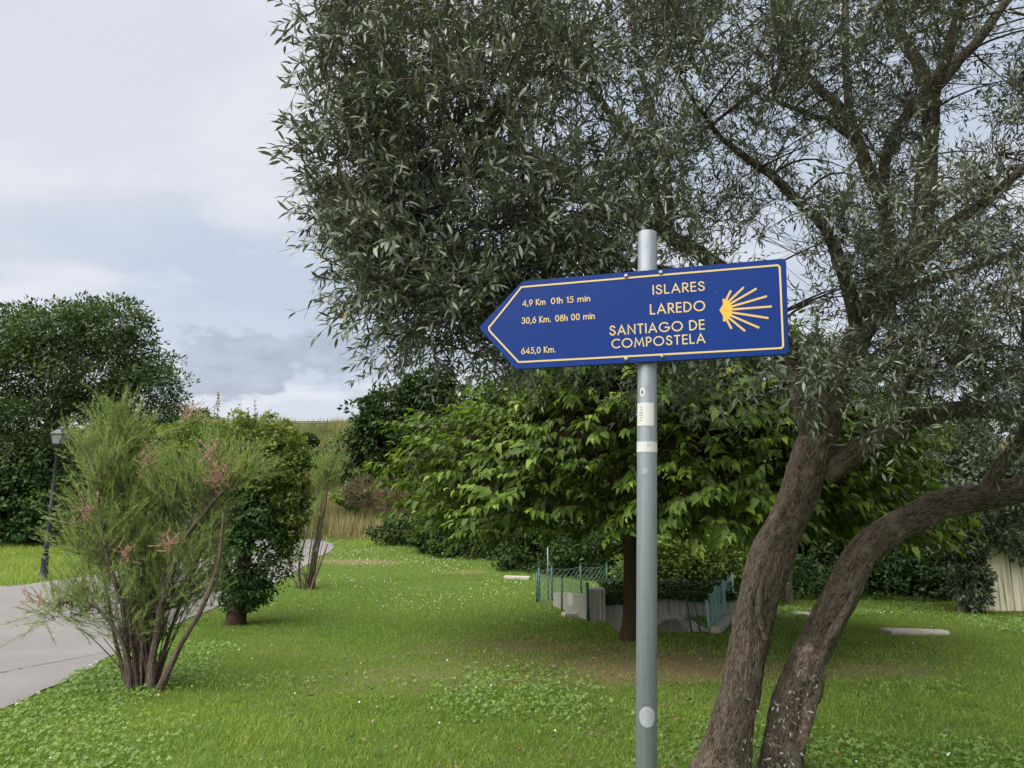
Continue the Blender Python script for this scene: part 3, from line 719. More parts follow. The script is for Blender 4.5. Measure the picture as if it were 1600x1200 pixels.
S_ = cr([(.44, .83), (.37, .95), (.24, 1.0), (.10, .95), (.03, .80), (.07, .65), (.2, .56), (.33, .48), (.45, .37), (.48, .23), (.41, .07), (.25, 0), (.1, .04), (.0, .2)])
GL = {'I': (.0, [[(0, 0), (0, 1)]]), 'L': (.36, [[(0, 1), (0, 0), (.36, 0)]]), 'A': (.72, [[(0, 0), (.36, 1), (.72, 0)], [(.13, .31), (.59, .31)]]),
      'S': (.48, [S_]), 'R': (.46, [[(0, 0), (0, 1), (.2, 1)] + arc(.2, .735, .25, .265, 90, -90)[1:] + [(.02, .47)], [(.16, .47), (.48, 0)]]),
      'E': (.40, [[(.4, 1), (0, 1), (0, 0), (.4, 0)], [(0, .52), (.38, .52)]]), 'D': (.62, [[(0, 0), (0, 1), (.16, 1)] + arc(.16, .5, .46, .5, 90, -90, 26)[1:] + [(0, 0)]]),
      'O': (.94, [arc(.47, .5, .47, .5, 0, 360, 40)]), 'N': (.64, [[(0, 0), (0, 1), (.64, 0), (.64, 1)]]), 'T': (.48, [[(0, 1), (.48, 1)], [(.24, 0), (.24, .96)]]),
      'G': (.92, [arc(.47, .5, .47, .5, 48, 352, 34) + [(.94, .46), (.56, .46)]]), 'C': (.74, [arc(.47, .5, .47, .5, 52, 308, 30)]),
      'M': (.86, [[(0, 0), (.12, 1), (.43, .18), (.74, 1), (.86, 0)]]), 'P': (.42, [[(0, 0), (0, 1), (.2, 1)] + arc(.2, .72, .24, .28, 90, -90)[1:] + [(.02, .44)]]),
      'K': (.48, [[(0, 0), (0, 1)], [(.46, 1), (.03, .52), (.52, 0)]]),
      'm': (.80, [[(0, 0), (0, .62)], [(0, .38)] + arc(.2, .42, .19, .2, 180, 0, 12) + [(.39, 0)], [(.40, .38)] + arc(.6, .42, .19, .2, 180, 0, 12) + [(.79, 0)]]),
      'n': (.42, [[(0, 0), (0, .62)], [(0, .38)] + arc(.21, .41, .2, .21, 180, 0, 12) + [(.41, 0)]]),
      'h': (.42, [[(0, 0), (0, 1.02)], [(0, .38)] + arc(.21, .41, .2, .21, 180, 0, 12) + [(.41, 0)]]),
      'i': (.0, [[(0, 0), (0, .60)], [(0, .84), (0, .88)]]), ',': (.06, [[(.05, .02), (-.03, -.17)]]), '.': (.04, [[(.02, 0), (.02, .03)]]),
      '0': (.52, [arc(.26, .5, .26, .5, 0, 360, 36)]), '1': (.16, [[(0, .84), (.16, .98), (.16, 0)]]), '4': (.58, [[(.44, 0), (.44, 1), (0, .27), (.58, .27)]]),
      '9': (.52, [arc(.26, .68, .26, .32, 0, 360, 30), [(.50, .56), (.16, 0)]]), '6': (.52, [arc(.26, .32, .26, .32, 0, 360, 30), [(.02, .44), (.36, 1)]]),
      '5': (.48, [[(.46, 1), (.14, 1), (.07, .56)] + arc(.2, .32, .28, .32, 112, -140, 22)]), '8': (.48, [arc(.24, .77, .19, .23, 0, 360, 28), arc(.24, .27, .24, .27, 0, 360, 28)]),
      '3': (.46, [arc(.2, .76, .2, .24, 150, -90, 20) + arc(.2, .27, .26, .27, 88, -150, 22)])}
SPACE = .14
def text_line(parent, s, u0, u1, z0, h, w=.15, gap=.30, mat='pale_yellow', slope=0.0):
    x = 0; lay = []
    for ch in s:
        if ch == ' ': x += .30 + SPACE; continue
        lay.append((x, ch)); x += GL[ch][0] + gap
    total = x - gap; sy = h / (1 + w); sx = (u1 - u0 - w * sy) / total; V = []; Fc = []
    for x, ch in lay:
        for k, st in enumerate(GL[ch][1]):
            p = np.array(st, float); closed = len(p) > 8 and np.linalg.norm(p[0] - p[-1]) < 1e-6
            if closed: p = p[:-1]
            q = np.stack([u0 + w * sy / 2 + (x + p[:, 0]) * sx, z0 + (w / 2 + p[:, 1]) * sy], -1)
            q[:, 1] += slope * (q[:, 0] - u0)
            if not closed:
                a, b = unit(q[0] - q[1]), unit(q[-1] - q[-2]); q[0] += a * w * sy / 2; q[-1] += b * w * sy / 2
            v, f = ribbon(q, w * sy, .0040 + .00015 * k, closed); Fc += [[i + len(V) for i in g] for g in f]; V += v
    return obj('lettering', V, M[mat], parent, faces=Fc)

def signpost():
    top = P(1011.5, 364, POLE_Y); low = P(1010, 1200, POLE_Y); ax = unit(top - low); base = low + ax * ((0 - low[2]) / ax[2])
    t = thing('signpost', 'galvanised steel post carrying a blue arrow-shaped direction sign', 'signpost', tuple(base))
    r = .0305
    Mz = Matrix.Translation(Vector(base)) @ Vector((0, 0, 1)).rotation_difference(Vector(ax)).to_matrix().to_4x4()
    Lp = np.linalg.norm(top - base)
    MB().lathe([(r, -.4), (r, Lp - .002), (r - .001, Lp), (r - .004, Lp + .001)], n=72, M=Mz).build('pole', M['galv'], t, True)
    def zpole(px, py): return np.linalg.norm(P(px, py, POLE_Y - r) - base) if False else (P(px, py, POLE_Y - r)[2] - base[2]) / ax[2]
    # plate: outline in sign coordinates, arrow point at the left, rounded corners at the right
    out = [(-.5385, 2.2600), (-.5385, 2.2500), (-.4175, 2.1095), (-.4080, 2.1080)] + [(.4085 + .012 * math.cos(a), 2.1205 + .0125 * math.sin(a)) for a in np.radians((-90, -60, -30, 0))] \
        + [(.4180 + .012 * math.cos(a), 2.3920 + .0125 * math.sin(a)) for a in np.radians((0, 30, 60, 90))] + [(-.385, 2.4040), (-.3945, 2.4020)]
    n = len(out); cc = np.mean(out, 0)
    V = [sp(*p, 0.0035 if k == 0 else 0) for k in (0,) for p in [tuple(cc + (np.array(q) - cc) * .997) for q in out]] + [sp(*p, .0022) for p in out] + [sp(*p, -.012) for p in out] + [sp(*tuple(cc + (np.array(q) - cc) * .98), -.012) for q in out] + [sp(*tuple(cc + (np.array(q) - cc) * .98), .0) for q in out]
    Fc = [list(range(n))] + [[a * n + (i + 1) % n, a * n + i, b * n + i, b * n + (i + 1) % n] for a, b in ((0, 1), (1, 2), (2, 3), (3, 4)) for i in range(n)] + [[4 * n + i for i in range(n)][::-1]]
    sign = obj('sign_panel', V, M['blue'], t, faces=Fc); tag(sign, 'blue arrow-shaped sign panel with pale yellow lettering')
    tip = [(-.500, 2.2615), (-.5075, 2.2545), (-.5060, 2.2440), (-.4990, 2.2350)]
    v, f = ribbon([(-.3960, 2.3835), (-.4500, 2.3195)] + tip + [(-.4500, 2.1800), (-.4060, 2.1305), (-.2, 2.1295), (.3995, 2.1275), (.4050, 2.1330), (.4105, 2.3785), (.4055, 2.3845), (0, 2.3845)], .0055, .0040, True)
    obj('border', v, M['pale_yellow'], sign, faces=f)
    text_line(sign, 'ISLARES', .0300, .1888, 2.3220, .0315); text_line(sign, 'LAREDO', .0195, .1875, 2.2580, .0335)
    text_line(sign, 'SANTIAGO DE', -.1087, .1830, 2.1988, .0325); text_line(sign, 'COMPOSTELA', -.1037, .1830, 2.1565, .0310)
    text_line(sign, '4,9 Km', -.3925, -.3150, 2.3166, .0215, .16, .26); text_line(sign, '01h 15 min', -.2970, -.1678, 2.3166, .0215, .16, .26); text_line(sign, '30,6 Km.', -.3950, -.2975, 2.2572, .0220, .16, .26); text_line(sign, '08h 00 min', -.2835, -.1545, 2.2572, .0220, .16, .26); text_line(sign, '645,0 Km.', -.3975, -.2830, 2.1556, .0215, .16, .26)
    # scallop shell emblem: body and nine rays
    body = [(.2286, 2.2563), (.2400, 2.2745), (.2395, 2.2915), (.2455, 2.2915), (.2560, 2.2850), (.2650, 2.2720), (.2670, 2.2565), (.2640, 2.2410), (.2540, 2.2270), (.2440, 2.2200), (.2375, 2.2205), (.2385, 2.2375)]
    tips = [(.2656, 2.3165), (.3036, 2.3236), (.3404, 2.3164), (.3684, 2.2898), (.3805, 2.2569), (.3690, 2.2215), (.3410, 2.1935), (.2998, 2.1860), (.2613, 2.1960)]
    e = MB()
    for k, tp in enumerate(tips):
        tp = np.array(tp); s0 = np.array([.2420, 2.2563]) + np.array([0, .0040 * (4 - k)]); v, f = ribbon([s0 + (tp - s0) * .12, tp],   .0064, .0040 + .0001 * (k % 2)); e.add(np.array(v), f)
    em = e.build('shell_rays', M['ray_yellow'], sign)
    MB().add(np.array([sp(*p, .0043) for p in body]), [list(range(len(body)))[::-1]]).build('shell_body', M['shell_yellow'], sign)
    v, f = ribbon([(.2215, 2.3150), (.2245, 2.3120)], .0012, .0039); obj('scratch', v, M['ghost'], sign, faces=f)
    for (u, z) in ((-.051, 2.3905), (.0578, 2.3925), (-.0585, 2.1205), (.052, 2.1235)):
        q = Matrix.Translation(Vector(sp(u, z, .0036))) @ Vector((0, 0, 1)).rotation_difference(Vector(SN)).to_matrix().to_4x4()
        b = MB().lathe([(.0075, 0), (.0075, .0015), (.0058, .002), (.0058, .0055), (.0035, .0062)], n=14, M=q).build('bolt', M['bolt'], sign, True)
    for z in (2.385, 2.128):                       # clamp bars behind the plate
        q = MB(); c0 = sp(-.075, z - .016, -.004); V = [sp(u, z + zz, o) for u in (-.075, .075) for zz in (-.016, .016) for o in (-.004, -.0095)]
        q.add(np.array(V), [[0, 1, 3, 2], [4, 6, 7, 5], [0, 4, 5, 1], [2, 3, 7, 6], [0, 2, 6, 4], [1, 5, 7, 3]]); q.build('clamp_bar', M['blue_edge'], t)
        MB().lathe([(r + .004, -.014), (r + .004, .014)], (0, 0, 0), 32, M=Mz @ Matrix.Translation((0, 0, (z - base[2]) / ax[2]))).build('clamp_ring', M['galv'], t, True)
    # stickers wrapped on the pole: angle 0 faces the camera
    f0 = -math.pi / 2 - math.atan2(SC[0], POLE_Y) * 0 + math.atan2(base[0], POLE_Y) * -1.0
    def wrap(name, mat, a0, a1, z0, z1, parent, off=.0009, oval=False, n=14, m=6):
        V = []; Q = []
        if oval:
            ca, cz = (a0 + a1) / 2, (z0 + z1) / 2; K = 12
            for j in range(K + 1):
                h = math.sin(math.pi * (j / K - .5)); w_ = max(.02, math.cos(math.pi * (j / K - .5)))
                V += [(ca + (a1 - a0) / 2 * w_ * (2 * i / n - 1), cz + (z1 - z0) / 2 * h) for i in range(n + 1)]
            Q = [[j * (n + 1) + i, j * (n + 1) + i + 1, (j + 1) * (n + 1) + i + 1, (j + 1) * (n + 1) + i] for j in range(K) for i in range(n)]
        else:
            V = [(a0 + (a1 - a0) * i / n, z) for z in (z0, z1) for i in range(n + 1)]; Q = [[i, i + 1, n + 2 + i, n + 1 + i] for i in range(n)]
        V = [list(Mz @ Vector(((r + off) * math.cos(f0 + a), (r + off) * math.sin(f0 + a), z))) for a, z in V]
        return obj(name, V, M[mat], parent, faces=Q)
    z = lambda py: zpole(1010, py)
    wrap('oval_sticker', 'white', -.80, -.20, z(620), z(605), t, oval=True); wrap('sticker_mark', 'ink', -.62, -.40, z(616), z(609), t, .0014, True)
    s = wrap('square_sticker', 'white', -1.30, .70, z(665), z(629), t)
    rr = np.random.default_rng(8)
    for k in range(6):
        zz = z(636 + 4.2 * k); half = (.10, .12, .22, .19, .10, .11)[k]; a = -.62 - half; 
        while a < -.62 + half - .02:
            w = .03 + .06 * rr.random(); wrap('print', 'ink', a, min(a + w, -.62 + half), zz - .0012, zz + .0016, s, .0014, n=2); a += w + .025
    wrap('tape_band', 'white', -1.5, 1.5, z(706), z(691), t, n=22); wrap('tape_edge', 'tealtape', -1.5, 1.5, z(691), z(689), t, n=22)
    for a in (.0, .14, .28): wrap('pen_stroke', 'ink', a, a + .03, z(697.5), z(693), t, .0014, n=2)
    wrap('paper_scrap', 'ghost', -.5, .05, z(740), z(731), t)
    wrap('residue_patch', 'ghost', -.75, .85, z(1137), z(1104), t, oval=True)
signpost()

# ------------------------------------------------------------------ olive tree
def px_path(rows):                      # rows of (px, py, width px, Y) -> xyz r
    out = []
    for a, b, w, Y in rows:
        p = P(a, b, Y); d = project(p)[2]; out.append([*p, w / 2 / F * d])
    return out
def olive():
    r = np.random.default_rng(31)
    b0 = ground(1150, 1216)
    t = thing('olive_tree', 'leaning two-stemmed olive tree with silvery grey-green crown behind the sign', 'tree', tuple(b0))
    Yb = b0[1]
    stems = [('trunk', [(1116, 1290, 150, Yb - .10), (1122, 1228, 114, Yb - .03), (1130, 1188, 92, Yb), (1140, 1140, 77, Yb), (1154, 1090, 69, Yb + .02), (1170, 1010, 68, Yb + .04), (1188, 925, 68, Yb + .06), (1212, 850, 66, Yb + .08), (1236, 800, 64, Yb + .08), (1254, 755, 66, Yb + .1), (1272, 700, 68, Yb + .1), (1294, 645, 52, Yb + .1), (1322, 575, 44, Yb + .08), (1350, 510, 41, Yb + .05), (1395, 450, 39, Yb), (1428, 395, 36, Yb), (1444, 320, 34, Yb), (1452, 230, 32, Yb), (1456, 135, 30, Yb)], 1.0),
             ('trunk', [(1212, 1300, 110, Yb + .0), (1217, 1226, 82, Yb + .03), (1225, 1160, 69, Yb + .05), (1241, 1090, 66, Yb + .05), (1256, 1045, 62, Yb + .06), (1274, 1007, 57, Yb + .08), (1314, 925, 56, Yb + .1), (1345, 868, 54, Yb + .12), (1392, 827, 53, Yb + .15), (1430, 806, 52, Yb + .16), (1480, 787, 50, Yb + .18), (1590, 766, 47, Yb + .2), (1700, 730, 42, Yb + .2), (1820, 640, 36, Yb + .2), (1930, 480, 28, Yb + .2), (1980, 380, 22, Yb + .2)], 1.0)]
    limbs = [[(1276, 705, 60, Yb + .1), (1262, 640, 56, Yb + .05), (1250, 590, 46, Yb), (1232, 535, 40, Yb - .1), (1180, 468, 36, Yb - .2), (1110, 408, 33, Yb - .3), (1046, 368, 30, Yb - .4), (990, 330, 25, Yb - .5), (907, 280, 19, Yb - .65), (837, 247, 14, Yb - .8), (740, 210, 9, Yb - 1.0)],
             [(1280, 740, 60, Yb + .1), (1335, 708, 54, Yb + .05), (1390, 676, 46, Yb), (1440, 653, 42, Yb), (1500, 641, 38, Yb - .05), (1560, 641, 35, Yb - .1), (1640, 655, 30, Yb - .15), (1760, 650, 20, Yb - .2)],
             [(1050, 372, 22, Yb - .4), (1020, 300, 20, Yb - .45), (1000, 243, 18, Yb - .5), (953, 177, 16, Yb - .6), (907, 135, 13, Yb - .65), (785, 103, 9, Yb - .9), (680, 90, 6, Yb - 1.1)],
             [(1455, 150, 32, Yb), (1438, 105, 26, Yb + .1), (1420, 75, 24, Yb + .15), (1387, 0, 20, Yb + .2), (1360, -120, 14, Yb + .3), (1320, -260, 8, Yb + .3)],
             [(1455, 150, 32, Yb), (1471, 110, 26, Yb - .1), (1504, 0, 21, Yb - .2), (1530, -130, 14, Yb - .3), (1540, -300, 8, Yb - .3)],
             [(1458, 140, 30, Yb), (1490, 105, 24, Yb + .1), (1530, 60, 21, Yb + .2), (1580, -8, 18, Yb + .25), (1660, -120, 10, Yb + .3)],
             [(1352, 505, 40, Yb + .05), (1385, 380, 36, Yb + .3), (1373, 303, 32, Yb + .35), (1336, 219, 28, Yb + .4), (1317, 177, 22, Yb + .4), (1261, 117, 18, Yb + .4), (1224, 47, 14, Yb + .4), (1195, -30, 9, Yb + .4)],
             [(1336, 222, 20, Yb + .4), (1322, 126, 16, Yb + .5), (1322, 0, 13, Yb + .6), (1310, -120, 8, Yb + .7)],
             [(1345, 520, 34, Yb + .05), (1298, 373, 26, Yb - .2), (1252, 322, 22, Yb - .3), (1205, 275, 19, Yb - .4), (1154, 238, 15, Yb - .5), (1117, 200, 10, Yb - .6), (1060, 120, 6, Yb - .7)],
             [(1340, 222, 20, Yb + .4), (1300, 190, 16, Yb + .3), (1275, 182, 13, Yb + .2), (1200, 150, 8, Yb + .0)],
             [(1375, 330, 24, Yb + .3), (1392, 224, 26, Yb + .2), (1434, 154, 24, Yb + .05)],
             [(1410, 440, 34, Yb), (1471, 364, 28, Yb - .2), (1536, 317, 24, Yb - .4), (1600, 261, 19, Yb - .6), (1700, 180, 10, Yb - .8)],
             [(1405, 460, 26, Yb), (1480, 430, 20, Yb + .3), (1570, 400, 15, Yb + .6), (1680, 360, 9, Yb + .8)],
             [(1240, 560, 26, Yb - .05), (1140, 452, 18, Yb + .2), (1000, 415, 13, Yb + .1), (900, 420, 9, Yb - .2), (790, 440, 5, Yb - .6)],
             [(1050, 372, 18, Yb - .4), (1040, 250, 16, Yb - .1), (1000, 110, 13, Yb + .1), (985, 0, 11, Yb + .2), (960, -150, 7, Yb + .2)],
             [(990, 330, 14, Yb - .5), (900, 340, 11, Yb - .9), (800, 350, 8, Yb - 1.1), (690, 380, 5, Yb - 1.3), (640, 440, 3.5, Yb - 1.3)],
             [(837, 250, 10, Yb - .8), (760, 270, 8, Yb - 1.1), (660, 280, 6, Yb - 1.3), (560, 300, 4, Yb - 1.4)],
             [(1500, 640, 24, Yb - .05), (1560, 590, 18, Yb - .3), (1620, 560, 12, Yb - .5)],
             [(1540, 766, 34, Yb + .2), (1620, 640, 24, Yb - .1), (1700, 480, 16, Yb - .3), (1720, 330, 10, Yb - .4)]]
    samples = []
    for k, (nm, rows, rough) in enumerate(stems):
        p = smooth_path(px_path(rows), .014); p[:, 3] *= .87; tb = Tubes(); tb.add(p[:, :3], p[:, 3], 52, rough, 3.7 * k + 1.3)
        tb.build('trunk', M['olive_bark'], t, label=('taller olive trunk leaning right to a fork', 'lower olive trunk bending over to the right')[k]); samples.append(p[len(p) // 2:] if k == 0 else p[len(p) // 2:])
    for k, rows in enumerate(limbs):
        p = smooth_path(px_path(rows), .03); p[:, 3] *= .72; p[:, :3] += .012 * np.stack([noise3(p[:, :3] * 5 + q * 9.1) - .5 for q in range(3)], -1) * 2
        tb = Tubes(); tb.add(p[:, :3], p[:, 3], 18 if p[0, 3] > .05 else 10, .6, 5.1 * k); tb.build('limb', M['olive_bark'], t); samples.append(p)
    # root flare
    for k, (a, b_) in enumerate(((1078, 1232), (1172, 1240), (1256, 1236))):
        s = P(*((1122, 1165), (1140, 1180), (1228, 1160))[k], Yb - .06); e = ground(a, b_); e[2] -= .05; p = smooth_path([[*s, .055], [*((s + e) / 2 + np.array([0, 0, -.03])), .05], [*e, .03]], .02)
        tb = Tubes(); tb.add(p[:, :3], p[:, 3], 18, .8, 40 + k); tb.build('root', M['olive_bark'], t)
    c = P(1262, 1052, Yb - .02); u = unit(r.normal(size=(1, 3))); th, ph = np.meshgrid(np.linspace(0, 2 * np.pi, 40, endpoint=False), np.linspace(.02, np.pi - .02, 24)); d = np.stack([np.cos(th) * np.sin(ph), np.sin(th) * np.sin(ph), np.cos(ph)], -1)
    rr_ = .75 + .7 * noise3(d * 2.4 + 11) + .22 * noise3(d * 7 + 3); V = c + d * rr_[..., None] * np.array([.085, .085, .17]) + np.array([.02, -.01, 0]) * d[..., 2:3]; i = np.arange(24 * 40).reshape(24, 40)
    Q = np.stack([i[:-1], np.roll(i, -1, 1)[:-1], np.roll(i, -1, 1)[1:], i[1:]], -1).reshape(-1, 4); tag(obj('burl', V.reshape(-1, 3), M['burl'], t, quads=Q, attrs={'bark': V.reshape(-1, 3)}, smooth=True), 'pale knobbly burl low on the bending trunk')
    for k, rows in enumerate(([(1262, 1090, 8, Yb - .14), (1290, 1010, 12, Yb - .13), (1318, 960, 13, Yb - .10), (1336, 925, 6, Yb - .06)], [(1245, 1180, 16, Yb - .08), (1262, 1120, 20, Yb - .08), (1272, 1070, 22, Yb - .08), (1284, 1020, 8, Yb - .08)], [(1196, 1000, 7, Yb - .12), (1186, 950, 12, Yb - .10), (1192, 900, 5, Yb - .08)])):
        p = smooth_path(px_path(rows), .02); tb = Tubes(); tb.add(p[:, :3], p[:, 3], 14, .9, 70 + k); tb.build('bark_ridge', M['burl'] if k == 1 else M['olive_bark'], t)
    samples = np.vstack(samples); SX = samples[:, :3]
    # crown lobes: px centre, px radii, Y, depth radius, twigs
    lobes = [(620, 130, 110, 150, 3.45, .75, 220), (575, 290, 80, 100, 3.35, .6, 140), (640, 400, 95, 90, 3.3, .6, 150), (700, 495, 85, 50, 3.4, .5, 90), (560, 60, 50, 60, 3.4, .4, 40), (780, 70, 180, 150, 3.6, .8, 210), (760, 260, 170, 150, 3.4, .7, 210),
             (850, 420, 160, 110, 3.6, .7, 190), (960, 120, 180, 170, 4.1, .9, 210), (960, 330, 150, 130, 3.9, .7, 110), (1130, 110, 200, 160, 4.6, .9, 230), (1140, 320, 150, 90, 4.5, .7, 65), (1280, 60, 200, 160, 4.9, .9, 210),
             (1450, 60, 230, 160, 5.0, 1.0, 190), (1560, 250, 180, 180, 4.8, .9, 180), (1480, 420, 170, 120, 4.9, .7, 160), (1340, 380, 120, 140, 4.3, .6, 120), (1560, 560, 170, 90, 4.4, .7, 150), (1420, 560, 120, 70, 4.3, .5, 90), (1320, 600, 70, 65, 4.15, .3, 45),
             (900, 520, 170, 60, 4.0, .5, 80), (1080, 560, 130, 45, 4.1, .4, 55), (1600, 420, 200, 160, 4.0, .7, 120), (700, -130, 260, 150, 3.9, 1.0, 190), (1100, -160, 320, 170, 4.6, 1.2, 230), (1500, -180, 330, 190, 4.9, 1.2, 210), (1800, 150, 220, 300, 4.8, 1.2, 240), (1850, 480, 200, 180, 4.7, 1.0, 150), (1300, 150, 420, 300, 6.2, .8, 190)]
    att = []
    for (cx, cy, rx, ry, Y, rd, n) in lobes:
        c = P(cx, cy, Y); d = project(c)[2]; g = max(3, n // 5); v = unit(r.normal(size=(g, 3))) * (.35 + .65 * r.random((g, 1)) ** .6); v = c + v * np.array([rx * d / F, rd, ry * d / F])
        att.append(v[r.integers(0, g, n)] + r.normal(size=(n, 3)) * np.array([.085, .085, .075]))
    att = np.vstack(att); att = att[(att[:, 1] > 2.62) & (att[:, 0] > -.88)]
    # second order branches: cluster heads
    heads = att[r.permutation(len(att))[:330]]
    d2 = ((heads[:, None] - SX[None, ::3]) ** 2).sum(-1) + .25 * np.maximum(0, SX[None, ::3, 2] - heads[:, None, 2]) ; j = d2.argmin(1) * 3
    A = SX[j]; L = np.linalg.norm(heads - A, axis=1); r0 = np.clip(.006 + .007 * L, .005, samples[j, 3] * .8)
    bend = r.normal(size=heads.shape) * .10 * L[:, None] + np.array([0, 0, .10]) * L[:, None]
    V1, Q1, pts1 = twig_batch(A, heads, r0, np.full(len(A), .0028), bend, 7)
    pool = pts1.reshape(-1, 3)
    # twigs
    d2 = np.empty(len(att), int)
    for s in range(0, len(att), 500): d2[s:s + 500] = ((att[s:s + 500, None] - pool[None]) ** 2).sum(-1).argmin(1)
    A = pool[d2]; dvec = att - A; L = np.linalg.norm(dvec, axis=1); far = L > .55; A[far] = att[far] - dvec[far] / L[far, None] * .55
    V2, Q2, _ = twig_batch(A, att, np.full(len(A), .0034), np.full(len(A), .0018), r.normal(size=A.shape) * .05, 4)
    out = unit(att - np.array([1.45, Yb, 3.0])) * .6 + unit(att - A) * .5 + r.normal(size=att.shape) * .45 + np.array([0, 0, .12])
    # each twig ends in several leafy shoots
    ns = 4; st = np.repeat(att, ns, 0) + r.normal(size=(len(att) * ns, 3)) * .05; sd = unit(np.repeat(out, ns, 0) + r.normal(size=st.shape) * .65); sl = np.where(np.repeat(att[:, 0], ns) < -.6, .10 + .10 * r.random(len(st)), .13 + .15 * r.random(len(st)))
    dens = np.repeat(np.ones(len(att)), ns)
    se = st + sd * sl[:, None] + np.array([0, 0, -.03]) * sl[:, None] * 4
    V3, Q3, pts3 = twig_batch(np.repeat(att, ns, 0), se, np.full(len(st), .0019), np.full(len(st), .0009), r.normal(size=st.shape) * .015, 2)
    # bare hanging twigs inside the crown
    nb = 420; hb = samples[r.integers(0, len(samples), nb)]; hb = hb[hb[:, 2] > 1.9]; e = hb[:, :3] + r.normal(size=(len(hb), 3)) * .28 + np.array([0, -.05, -.12])
    V4, Q4, _ = twig_batch(hb[:, :3], e, np.full(len(hb), .003), np.full(len(hb), .0012), r.normal(size=e.shape) * .12, 6)
    o1 = len(V1); o2 = o1 + len(V2); o3 = o2 + len(V3)
    twig_obj('twigs', np.vstack([V1, V2, V3, V4]), np.vstack([Q1, Q2 + o1, Q3 + o2, Q4 + o3]), M['olive_twig'], t)
    # leaves in opposite pairs along each shoot
    pairs = 6; n = len(st); u = np.linspace(.12, 1.0, pairs)
    base = np.repeat(att, ns, 0)
    pos = base[:, None] + (se - base)[:, None] * u[None, :, None]; ax_ = unit(se - base)
    side = unit(np.cross(ax_, r.normal(size=ax_.shape))); side2 = np.cross(ax_, side)
    allp, alla, alln = [], [], []
    for q in range(pairs):
        s = side if q % 2 else side2
        for sg in (1, -1):
            a = unit(ax_ * (.75 + .5 * u[q]) + s * sg * .75 + r.normal(size=ax_.shape) * .22 + np.array([0, 0, .10])); allp.append(pos[:, q]); alla.append(a)
            alln.append(unit(np.array([0, -.15, 1.0]) + ax_ * .4 + r.normal(size=ax_.shape) * .5))
    pos, axis, nrm = np.vstack(allp), np.vstack(alla), np.vstack(alln)
    keep = (r.random(len(pos)) < .80) & (pos[:, 0] > -1.03 + .06 * (noise3(pos * 4.0) - .5)); pos, axis, nrm = pos[keep], axis[keep], nrm[keep]
    L = .042 + .027 * r.random(len(pos)); W = L * (.185 + .065 * r.random(len(pos))); rd = np.clip(r.beta(2, 2.4, len(pos)), 0, .984); rd[r.random(len(pos)) < .003] = 1.0
    # suckers at the foot of the trunks
    for (px, py, n2) in ((1222, 1150, 46), (1246, 1120, 40), (1172, 1165, 24), (1262, 1050, 36), (1215, 1190, 40)):
        c = P(px, py, Yb - .17); q = c + r.normal(size=(n2, 3)) * np.array([.05, .03, .11]); pos = np.vstack([pos, q]); axis = np.vstack([axis, unit(r.normal(size=(n2, 3)) + np.array([0, 0, .9]))]); nrm = np.vstack([nrm, unit(r.normal(size=(n2, 3)))])
        L = np.append(L, .025 + .02 * r.random(n2)); W = np.append(W, .010 + .004 * r.random(n2)); rd = np.append(rd, .6 + .35 * r.random(n2))
    keep = leaf_objects(M['olive'], t, T_OLIVE, pos, axis, nrm, L, W, rd, 300)
    px, py, dd = project(pos); near = keep & (dd < 3.9) & (px > -100) & (px < 1700) & (py > -60)
    Va, Ta, ra = leaf_arrays(T_OLIVE, pos[near], axis[near], nrm[near], L[near], W[near], rd[near]); fr = keep & ~near
    Vb, Tb, rb = leaf_arrays(T_KITE, pos[fr], axis[fr], nrm[fr], L[fr], W[fr] * 1.12, rd[fr])
    tag(obj('crown', np.vstack([Va, Vb]), M['olive'], t, tris=np.vstack([Ta, Tb + len(Va)]), attrs={'rnd': np.concatenate([ra, rb])}), kind='stuff')
    a, b = [], []
    for (px, py, tx, ty) in ((1222, 1215, 1216, 1120), (1232, 1215, 1250, 1075), (1240, 1200, 1266, 1020), (1168, 1215, 1174, 1140), (1212, 1215, 1222, 1090)):
        a.append(P(px, py, Yb - .14)); b.append(P(tx, ty, Yb - .17))
    a, b = np.array(a), np.array(b); V, Q, _ = twig_batch(a, b, np.full(5, .004), np.full(5, .002), r.normal(size=a.shape) * .03, 6); twig_obj('sucker_stems', V, Q, M['olive_twig'], t, None)
    print('olive leaves', len(pos))
olive()

